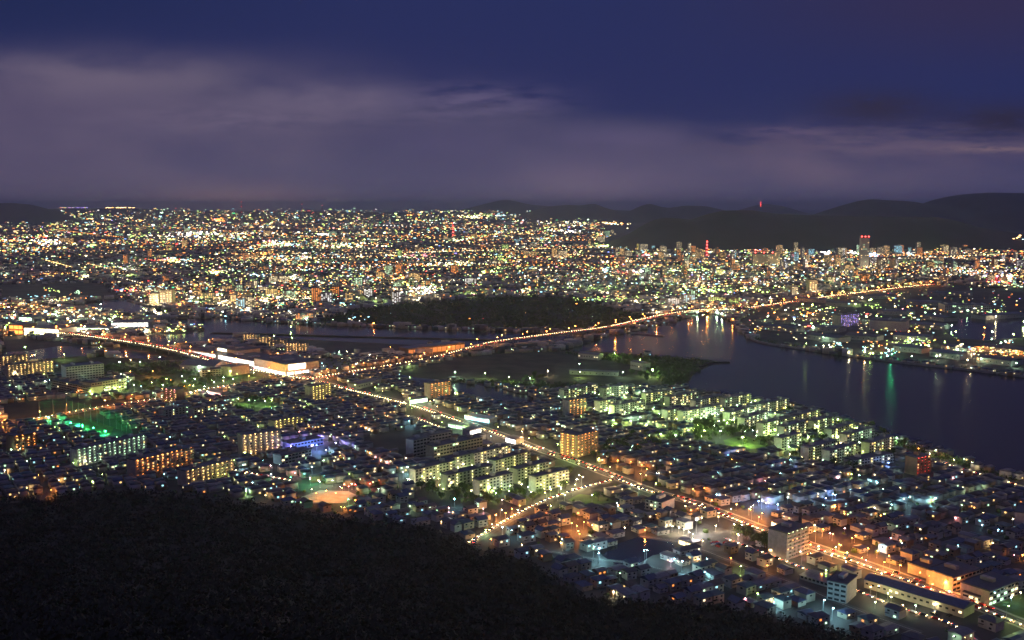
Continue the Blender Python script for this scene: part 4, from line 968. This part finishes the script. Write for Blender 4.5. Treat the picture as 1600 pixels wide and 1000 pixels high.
# ------------------------------------------------------------------ cars
@cache
def car_meshes(c):
    b = MB(); m_ = 'car_'+c
    prof = [(-2.2, .35), (-2.2, .85), (-1.9, .95), (-1.3, 1.0), (-.8, 1.45), (.9, 1.48), (1.6, 1.0), (2.2, .9), (2.25, .4)]
    n = len(prof); V = [(-.85 if z < 1.2 else -.68, x, z) for x, z in prof]+[(.85 if z < 1.2 else .68, x, z) for x, z in prof]
    b.add(V, [(i, i+1, n+i+1, n+i) for i in range(n-1)]+[tuple(range(n))[::-1], tuple(range(n, 2*n)), (n-1, 0, n, 2*n-1)], m_)
    w = MB().bar((-.87, 0, .32), (.87, 0, .32), .32, 'car_black', 8).mesh('wheel')
    g = MB().box(-.7, .7, -.75, .85, 1.02, 1.4, 'glass').mesh('cabin_glass')
    return b.mesh('body'), w, g
glow('headlamp', (1, .74, .38), 30)
hl = MB().box(-.22, .22, -.06, .02, -.12, .12, 'headlamp').mesh('headlight'); tl = MB().box(-.2, .2, -.02, .06, -.1, .1, 'red_hot').mesh('tail_light')
cars = []
for k, (pts, w, hue, spc, tr, _) in ROADS.items():
    if not tr: continue
    l = LINES[k]; T0 = 0
    lanes = [(-w*.3, -1), (w*.3, 1)] if w > 10 else [(-1.9, -1), (1.9, 1)]
    for off, dirn in lanes:
        s_ = 0; nxt = random.uniform(3, 8)
        for a, b in zip(l[:-1], l[1:]):
            t = (b-a).normalized(); Ls = (b-a).length
            while s_+Ls > nxt:
                q = a+t*(nxt-s_); sd = Vector((t.y, -t.x, 0)); q = q+sd*off
                px, py = P(q.x, q.y)
                red_ = 840 < px < 965 and k == 'avenue'
                facing = (t*dirn).dot(-q) > 0
                keep = .93 if facing else .22
                if k in ('bridge_road', 'riverside_highway'): keep = .9 if facing else .45
                if red_: keep = .3 if facing else .95
                if k in ('shore_road', 'rail_street', 'slope_road', 'side_street', 'school_street', 'hill_lane'): keep = .95 if facing else .05
                if -20 < px < 1620 and py < 1010 and random.random() < keep:
                    hd = math.atan2(t.y, t.x)-math.pi/2+(0 if dirn > 0 else math.pi)
                    cars.append((q.x, q.y, deck(k, 0, q)+.3, hd, t*dirn))
                nxt += max(5.6, tr*random.uniform(.7, 1.0))
            s_ += Ls
for px, py, n_ in [(1120, 852, 14), (1180, 858, 6), (505, 575, 10), (230, 640, 4), (1530, 925, 5), (1470, 960, 4)]:
    for i in range(n_):
        q = Vector((*G(px+random.uniform(-16, 16), py+random.uniform(-4, 4)), 0)); cars.append((q.x, q.y, .16, random.choice((R(33), R(123))), None))
cars.sort(key=lambda c: math.hypot(c[0], c[1]))
crest = []
for k, (x, y, z, rz, t) in enumerate(cars):
    if k < 290:
        c = random.choice(list(CARC)); bm_, wm, gm = car_meshes(c); root = empty('car', (x, y, z), rz)
        link('body', bm_, root); link('cabin_glass', gm, root)
        for yy_ in (-1.35, 1.35): link('wheel', wm, root, (0, yy_, 0))
        if t is not None:
            for sx_ in (-.6, .6): link('headlight', hl, root, (sx_, 2.27, .7)); link('tail_light', tl, root, (sx_, -2.24, .8))
            point(root, (0, 4.2, .8), 'warm', 420, .2)  # added light ahead of the car, brightening the lane as its headlight beam
        pend(root, f'{c} car '+('with lights on' if t is not None else 'parked'), 'car', 'cars on the roads')
    else: crest.append((x, y, z, 1, 1, 1, rz))
bm_ = MB(); bm_.box(-.85, .85, -2.2, 2.2, .3, 1.0, 'car_silver').box(-.7, .7, -1.2, 1.3, 1.003, 1.45, 'glass').box(-.85, .85, 2.21, 2.24, .55, .85, 'headlamp').box(-.85, .85, -2.24, -2.21, .6, .9, 'red_hot')
tag(link('traffic', scatter('traffic', bm_.v, bm_.f, bm_.m, bm_.mats, crest)), 'stream of distant traffic with headlights and tail lights', 'traffic', kind='stuff')
# ------------------------------------------------------------------ trees
TM = []
for i in range(5):
    V_, F_ = leafy(i, 190, .28); c = MB(); c.add([(x*9, y*9, z*9) for x, y, z in V_], F_, 'leaf')
    t = MB(); t.bar((0, 0, -.1), (.1, 0, 3.4), .28, 'bark', 7, .16)
    for k in range(4):
        a = k*1.6+i; t.bar((.1, 0, 2.6+k*.2), (math.cos(a)*1.9, math.sin(a)*1.9, 5.2), .12, 'bark', 5, .04)
    TM.append((c.mesh('crown'), t.mesh('trunk')))
trees = []
def grove(poly, n):
    w = [G(*p) for p in poly]; b = bbox(w); k = tr = 0
    while k < n and tr < n*40:
        tr += 1; x = random.uniform(b[0], b[1]); y = random.uniform(b[2], b[3])
        if inside(w, x, y) and not wet(x, y) and not is_taken(x, y, 1): trees.append((x, y)); take(x, y, 1); k += 1
grove([(1075, 655), (1160, 655), (1195, 680), (1160, 680), (1130, 688), (1085, 690)], 60)
grove([(890, 700), (1000, 680), (1075, 685), (1075, 695), (960, 712), (940, 725)], 40)
grove([(640, 755), (890, 740), (910, 765), (880, 782), (800, 790), (700, 790)], 60)
grove([(1180, 690), (1400, 660), (1420, 700), (1340, 740), (1220, 720)], 50)
grove([(1150, 830), (1200, 850), (1195, 862), (1150, 852)], 12)
grove([(200, 600), (340, 590), (330, 625), (150, 628)], 40)
grove([(355, 645), (372, 630), (400, 626), (435, 632), (400, 648)], 12)
grove([(1000, 560), (1040, 570), (1040, 600), (960, 600), (980, 580)], 18)
grove([(820, 590), (850, 590), (850, 608), (815, 606)], 8)
for x, y in [G(935, 783), G(953, 783), G(920, 787)]: trees.append((x, y))
for x, y in trees[:300]:
    c, t = random.choice(TM); root = empty('tree', (x, y, 0), random.uniform(0, 6)); s_ = random.uniform(.7, 1.2); root.scale = (s_, s_, s_*random.uniform(.9, 1.2))
    link('crown', c, root); link('trunk', t, root); pend(root, 'leafy broad tree' if s_ < 1 else 'tall leafy tree', 'tree', 'trees among the town blocks')
xf = []
V_, F_ = blob(5)
for x, y, i, j in lots:
    if random.random() < .4:
        X0, Y0 = x+GU.x*5.5+random.uniform(-1, 1), y+GU.y*5.5+random.uniform(-1, 1)
        if lot_ok(X0, Y0, 2): s_ = random.uniform(1.2, 2.6); xf.append((X0, Y0, s_*.6, s_, s_, s_*1.3, random.uniform(0, 6)))
tag(link('garden_shrubs', scatter('garden_shrubs', V_, F_, [0]*len(F_), ['leaf'], xf)), 'dark garden trees and shrubs scattered between the houses', 'shrubs', kind='stuff')
# golf range net
gx, gy = G(62, 652); gr = empty('golf_net', (gx, gy, 0)); tag(gr, 'tall row of net poles round the green-lit golf range', 'golf net')
gp = [Vector((*G(62, 652), 0)), Vector((*G(105, 650), 0)), Vector((*G(182, 670), 0)), Vector((*G(215, 686), 0))]
go_ = Vector((gx, gy, 0)); pbr('net_green', (.03, .2, .07), .8)
for a, b in zip(gp[:-1], gp[1:]):
    n_ = max(2, int((b-a).length/14)); nm = MB()
    for i in range(n_):
        q = a.lerp(b, i/n_)-go_; link('net_pole', MB().bar((0, 0, 0), (0, 0, 22), .22, 'metal_pole', 6, .15).mesh('net_pole'), gr, q)
    m_ = int((b-a).length/1.5)
    for i in range(m_): q = a.lerp(b, i/m_)-go_; nm.bar((q.x, q.y, 1), (q.x, q.y, 20), .07, 'net_green', 3)
    for z in range(1, 21, 2): p, q = a-go_, b-go_; nm.bar((p.x, p.y, z), (q.x, q.y, z), .06, 'net_green', 3)
    link('net', nm.mesh('net'), gr)
# ------------------------------------------------------------------ the far city
FARMAT = [k+'_'+lv for k in HUE for lv in ('dim', 'mid', 'hot')]
hk = list(HUE)
def far_ok(px, py):
    x, y = G(px, py)
    if wet(x, y): return False
    if px > 945 and py < 389: return False
    if px < 85 and py < 350: return False
    if py < 345 and px > 980: return False
    return True
PAL_N = dict(orange=.17, warm=.2, cream=.17, white=.06, green=.19, mint=.09, cyan=.09, blue=.015, red=.02, pink=.015, yellow=.07, jade=.005, violet=.005)
def pick(p=None):
    p = p or PAL_N; w = np.array([p.get(k, 0) for k in hk]); return hk[int(rng.choice(len(hk), p=w/w.sum()))]
lx = []; lm = []
def far_light(x, y, z, hue, lv, s=1.0, wide=1.0):
    d = math.hypot(x, y); w = d/1024*s
    px = P(x, y)[0]
    lx.append((x, y, z, w*wide, w, w*.62, random.uniform(-.4, .4))); lm.append(hk.index(hue)*3+lv)
def dens(px, py):
    v = 1.0
    if py < 340: v = .7 if 95 < px < 990 else 0
    if py < 333: v = .35 if 230 < px < 800 else 0
    if px > 960 and py > 395: v = 1.15
    if 1180 < px and py > 455: v = .6
    if px < 200 and 440 < py < 470: v = .35
    if px < 420 and 398 < py < 450: v = .38
    if py > 470: v *= .8
    if py > 540: v = 0
    if px > 560 and py > 470 and px < 1000: v *= .6
    return v
def dist_noise(x, y):
    a = math.sin(x*.0031+1.1+1.7*math.sin(y*.0011))*math.sin(y*.0017+.5+1.3*math.sin(x*.0019)); b = math.sin(x*.009+y*.004+2)*math.sin(y*.0046-x*.002)
    return max(.1, .5+.62*a+.4*b)
cnt = 0
while cnt < 12000:
    px = random.uniform(-20, 1620); py = 329+201*random.random()**1.25
    if random.random() > dens(px, py) or not far_ok(px, py): continue
    x, y = G(px, py)
    if dark(x, y) and random.random() > (.45 if px > 1170 else .06): continue
    if random.random() > dist_noise(x, y): continue
    cnt += 1; g = random.random(); x, y, z_ = GF(px, py)
    far_light(x, y, z_+random.uniform(3, 12)*max(1, y/4000), pick(), 0 if g < .35 else (1 if g < .86 else 2), random.choice((.3, .38, .45, .55, .7, 1.1)), random.choice((1, 1.3, 2)))
# lit streets
for _ in range(150):
    px = random.uniform(0, 1600); py = random.uniform(336, 455)
    if not far_ok(px, py): continue
    x, y = G(px, py); a = random.choice((R(33), R(-57), R(5), R(33))); n_ = random.randint(10, 55); hue = pick(dict(orange=.5, warm=.2, cream=.15, white=.1, green=.05)); st = random.uniform(25, 45)*max(1, y/5000)
    for i in range(n_):
        X0, Y0 = x+math.cos(a)*st*i, y+math.sin(a)*st*i; p = P(X0, Y0)
        if Y0 > 0 and p[1] < 545 and far_ok(*p) and not dark(X0, Y0): far_light(X0, Y0, 10, hue, random.choice((1, 1, 2)), .55, 1.4)
# clusters (shopping strips, yards, stations)
CL = [(660, 458, 34, 5, 150, 'white', 2), (640, 462, 20, 3, 40, 'mint', 2), (440, 383, 28, 4, 90, 'mint', 2), (300, 367, 35, 5, 110, 'white', 2), (78, 380, 20, 5, 80, 'white', 2), (65, 372, 16, 3, 18, 'red', 2), (107, 376, 14, 3, 30, 'warm', 1), (345, 345, 10, 3, 60, 'orange', 2), (325, 372, 90, 4, 60, 'cream', 2), (700, 415, 50, 5, 90, 'cream', 2), (655, 402, 24, 4, 50, 'pink', 1), (560, 385, 60, 5, 80, 'cream', 2), (1568, 440, 26, 6, 130, 'red', 2), (1572, 436, 10, 3, 50, 'pink', 2), (1555, 437, 8, 3, 20, 'violet', 2),
      (1500, 425, 60, 10, 120, 'white', 1), (1363, 402, 8, 3, 26, 'blue', 2), (1360, 400, 8, 2, 24, 'white', 2), (1290, 398, 8, 3, 20, 'white', 2), (1183, 391, 9, 4, 40, 'red', 2), (1008, 402, 12, 4, 34, 'red', 2), (980, 430, 14, 4, 36, 'red', 1), (945, 425, 6, 3, 20, 'cyan', 2), (995, 428, 16, 3, 50, 'white', 2), (930, 425, 24, 4, 36, 'orange', 1), (1340, 425, 30, 4, 30, 'yellow', 1), (615, 438, 24, 3, 60, 'orange', 2), (620, 440, 8, 3, 12, 'blue', 1),
      (190, 325, 24, 1, 40, 'warm', 2), (125, 324, 16, 1, 20, 'violet', 1), (105, 324, 6, 1, 12, 'pink', 1), (1120, 458, 70, 6, 150, 'green', 2), (960, 472, 60, 5, 110, 'green', 1), (850, 455, 60, 3, 70, 'green', 1), (412, 474, 10, 3, 40, 'cream', 2), (470, 470, 60, 4, 90, 'cream', 2), (360, 445, 60, 5, 60, 'green', 1), (1395, 383, 22, 3, 26, 'green', 2), (1298, 378, 10, 2, 14, 'green', 2), (1590, 378, 14, 6, 44, 'warm', 2), (1475, 390, 10, 4, 20, 'warm', 2),
      (785, 405, 20, 8, 40, 'green', 1), (120, 493, 60, 6, 60, 'cream', 1), (180, 505, 30, 4, 40, 'mint', 2), (95, 500, 30, 6, 40, 'white', 2), (190, 458, 6, 2, 12, 'blue', 1), (200, 458, 10, 2, 26, 'red', 2), (60, 470, 60, 6, 40, 'cyan', 0), (1540, 555, 60, 5, 110, 'cream', 1), (1430, 540, 40, 5, 70, 'green', 1), (1580, 560, 40, 5, 50, 'orange', 1), (1300, 505, 30, 4, 24, 'cream', 1), (480, 325, 14, 2, 9, 'red', 1), (535, 328, 12, 2, 9, 'mint', 0), (640, 337, 12, 1, 12, 'orange', 2), (740, 340, 30, 3, 60, 'cream', 2), (900, 350, 60, 6, 110, 'cream', 2), (960, 350, 30, 2, 40, 'warm', 2), (865, 365, 60, 4, 70, 'cream', 1), (935, 370, 20, 4, 30, 'warm', 1), (270, 520, 24, 3, 30, 'green', 2), (425, 405, 60, 5, 60, 'cream', 1), (150, 380, 100, 4, 90, 'orange', 1), (20, 378, 30, 2, 40, 'orange', 2), (250, 409, 30, 1, 60, 'red', 1), (315, 470, 20, 2, 12, 'mint', 2)]
for _ in range(75):
    px, py = random.uniform(100, 1600), 336+100*random.random()**.9
    if px > 960 and py < 392: continue
    CL.append((px, py, random.uniform(6, 26), random.uniform(1, 3), random.randint(12, 45), pick(dict(white=.25, cream=.25, green=.15, mint=.12, warm=.12, orange=.08, pink=.02, cyan=.05)), random.choice((1, 2, 2))))
for _ in range(26):
    CL.append((random.uniform(1190, 1600), random.uniform(470, 560), random.uniform(6, 18), random.uniform(1, 2.5), random.randint(6, 18), random.choice(('green', 'cream', 'mint', 'orange', 'cyan')), 1))
for _ in range(26):
    CL.append((random.uniform(0, 560), random.uniform(455, 530), random.uniform(6, 20), random.uniform(1, 2.5), random.randint(6, 20), random.choice(('green', 'cream', 'mint', 'orange', 'cyan')), 1))
for cx, cy_, rx, ry, n_, hue, lv in CL:
    for _ in range(int(n_*.8)):
        px = random.gauss(cx, rx*.55); py = random.gauss(cy_, ry*.5)
        if py < 324: py = 324+random.random()
        if wet(*G(px, py)): continue
        high = (px > 950 and py < 389)
        if py < 349 and px < 960: x, y, z = GF(px, py); z += 8
        elif high:  # lights standing on high ground: give them the distance and the height of that ground
            D_ = 6200
            x, y = (px-800)/F*D_, D_; z = CH+(322-py)/F*D_*1.02+5
            d_ = D_
        else: (x, y), z = G(px, py), random.uniform(3, 12)
        hh = hue if random.random() < .7 else pick()
        far_light(x, y, max(2, z), hh, lv if random.random() < .7 else 1, random.choice((.5, .7, .95)), random.choice((1, 1.6)))
o = link('city_lights', scatter('city_lights', BV, BF, [0]*6, FARMAT, lx, lm)); tag(o, 'carpet of countless coloured city lights out to the horizon', 'city lights', kind='stuff')
# low far buildings: one mass of roofs and walls under the lights
rows = []; mi_ = []
while len(rows) < 15000:
    px = random.uniform(-40, 1640); py = 338+220*random.random()**1.1
    if not far_ok(px, py): continue
    x, y = G(px, py)
    if dark(x, y) or is_taken(x, y, 6) or on_hill(x, y): continue
    s_ = random.uniform(9, 20)*max(1, y/3500); rows.append((x, y, 0, s_*random.uniform(.7, 1.5), s_, random.choice((5, 6, 7, 9, 12))*max(1, y/6000), R(33)+random.choice((0, 1.57)))); mi_.append(random.choice((0, 1, 2, 3, 4)))
tag(link('far_rooftops', scatter('far_rooftops', BV, BF, [0]*6, ['wall_grey', 'roof_slate', 'wall_cream', 'roof_grey', 'wall_white'], rows, mi_)), 'mass of low dark rooftops of the far city', 'rooftops', kind='stuff')
# mid-rise buildings of the far city, one object each with their lit windows
MR = {}
def midrise(px, py, wpx, hpx, hue=None, lit=.5, wall=None, rz=None):
    x, y = G(px, py); k = y/F; w = max(8, wpx*k); H = max(9, hpx*k); d = random.uniform(12, 18)*max(1, w/40)
    wall = wall or random.choice(('cream', 'white', 'beige', 'grey', 'brown'))
    hue = hue or pick(dict(warm=.35, cream=.25, orange=.16, mint=.12, cyan=.06, white=.06))
    if is_taken(x, y, 0) and lit != .91: return
    take(x, y, w/2)
    mb = MB(); mb.box(-w/2, w/2, -d/2, d/2, 0, H, 'wall_'+wall).box(-w/2-.3, w/2+.3, -d/2-.3, d/2+.3, H+.003, H+1, 'roof_slate').box(-w/6, w/6, -d/4, d/4, H+1.003, H+4, 'wall_'+wall)
    nf = max(2, min(12, int(H/3.2))); nx = max(2, min(12, int(w/5)))
    colw = [random.random() for _ in range(nx)]
    for f in range(nf):
        for i in range(nx):
            if random.random() < lit:
                cx = -w/2+(i+.5)*w/nx; z = (f+.35)*H/nf; mb.box(cx-w/nx*.3, cx+w/nx*.3, -d/2-.25, -d/2-.02, z, z+H/nf*.42, hue+('_mid' if random.random() < .3 else '_dim'))
    root = link('mid_rise_building', mb.mesh('mid_rise_building'), None, (x, y, 0), rz if rz is not None else random.choice((R(12), R(-15), R(20), R(0))))
    shape = 'slim' if H > w*1.25 else ('broad' if w > 1.6*H else 'squarish')
    pend(root, f'{shape} {wall} mid-rise with {HN.get(hue, hue)} windows', 'mid-rise', 'mid-rise blocks of the city')
SPEC = [(436, 444, 32, 13, 'cream'), (495, 474, 16, 24, 'orange'), (511, 475, 17, 18, 'white'), (523, 462, 14, 14, 'orange'), (546, 473, 12, 16, 'warm'), (575, 466, 13, 15, 'white'), (619, 475, 14, 19, 'white'), (609, 431, 13, 16, 'mint'), (625, 431, 12, 18, 'orange'), (647, 439, 17, 12, 'warm'), (560, 446, 13, 12, 'mint'), (477, 503, 28, 14, 'orange'), (452, 468, 20, 14, 'mint'), (594, 437, 13, 12, 'warm'), (308, 466, 12, 12, 'warm'), (325, 470, 20, 12, 'warm'), (357, 456, 18, 9, 'warm'), (366, 476, 9, 15, 'warm'), (377, 484, 14, 18, 'cyan'), (392, 482, 16, 18, 'cream'), (198, 413, 8, 15, 'orange'), (235, 401, 7, 9, 'orange'), (289, 386, 8, 11, 'warm'), (264, 391, 8, 8, 'warm'), (384, 406, 9, 11, 'orange'), (425, 463, 18, 12, 'warm'), (107, 381, 26, 9, 'warm'), (625, 403, 7, 12, 'green'), (465, 410, 7, 9, 'cyan'), (866, 403, 8, 15, 'warm'), (879, 404, 14, 12, 'cream'), (963, 405, 3, 18, 'cream'), (972, 400, 7, 12, 'warm'), (998, 392, 6, 11, 'yellow'), (1021, 392, 5, 8, 'cyan'), (1036, 392, 7, 8, 'warm'), (921, 385, 4, 9, 'warm'), (1060, 400, 6, 10, 'orange'), (1083, 470, 14, 18, 'mint'), (1075, 475, 20, 14, 'cyan'), (1051, 478, 18, 12, 'white'), (1120, 476, 26, 12, 'green'), (1145, 476, 20, 10, 'green'), (1337, 436, 6, 14, 'orange'), (1350, 438, 16, 10, 'orange'), (1326, 424, 16, 10, 'warm'), (1384, 398, 10, 14, 'warm'), (1475, 392, 12, 9, 'warm'), (1507, 392, 6, 9, 'orange'), (1526, 425, 6, 18, 'orange'), (1421, 394, 5, 7, 'cyan'), (1451, 420, 8, 10, 'orange'), (1240, 460, 10, 12, 'cream'), (1222, 418, 6, 12, 'cream'), (1240, 404, 10, 8, 'pink'), (1146, 418, 5, 14, 'orange'), (1148, 425, 9, 5, 'orange'), (250, 405, 8, 6, 'warm'), (540, 378, 8, 6, 'warm'), (490, 363, 8, 6, 'warm'), (418, 368, 12, 7, 'warm'), (740, 374, 8, 8, 'warm'), (696, 376, 8, 8, 'warm'), (790, 390, 10, 8, 'green'), (710, 427, 12, 12, 'orange'), (762, 428, 7, 8, 'orange'), (782, 436, 7, 8, 'orange'), (736, 445, 18, 10, 'white'), (1012, 430, 9, 12, 'mint')]
for a in SPEC: midrise(a[0], a[1], a[2], a[3], a[4], .75)
nb = len(SPEC); tries = 0
while nb < 298 and tries < 6000:
    tries += 1
    if random.random() < .58: px = random.uniform(960, 1600); py = random.uniform(394, 446); hpx = random.uniform(5, 15)*(1.1 if py < 425 else .9)
    elif random.random() < .5: px = random.uniform(220, 800); py = random.uniform(440, 474); hpx = random.uniform(5, 12)
    else: px = random.uniform(100, 960); py = random.uniform(360, 440); hpx = random.uniform(4, 9)
    x, y = G(px, py)
    if wet(x, y) or dark(x, y) or is_taken(x, y, 10): continue
    midrise(px, py, random.uniform(4, 13), hpx, None, random.uniform(.3, .75)); nb += 1
# added fill over the far city: lights without fixtures, brightening its walls
fl = empty('far_fill_light', (0, 0, 0))
for _ in range(300):
    px = random.uniform(0, 1600); py = random.uniform(352, 500)
    if not far_ok(px, py): continue
    x, y = G(px, py)
    if dark(x, y): continue
    point(lo, (x, y, 14), pick(dict(cream=.35, warm=.2, green=.2, mint=.1, orange=.15)), 65000*max(1, y/4000)**1.3, 2)
bpy.data.objects.remove(fl)
resolve()
# ------------------------------------------------------------------ haze
hm = bpy.data.materials.new('haze_air'); hm.use_nodes = True; t = hm.node_tree; t.nodes.clear()
vo = t.nodes.new('ShaderNodeVolumePrincipled'); vo.inputs['Density'].default_value = 4.0e-5; vo.inputs['Color'].default_value = (.7, .79, 1, 1); vo.inputs['Anisotropy'].default_value = .7
ou = t.nodes.new('ShaderNodeOutputMaterial'); t.links.new(vo.outputs[0], ou.inputs['Volume'])
MATS['haze_air'] = hm
hz = link('haze', MB().box(-40000, 40000, -2500, 60000, -1.5, 480, 'haze_air').mesh('haze')); hz['kind'] = 'stuff'
print('objects', len(bpy.data.objects), 'lamps', len(LAMPS), 'cars', len(cars), 'houses', len(near), 'lights', len(lx), 'trees', len(trees))
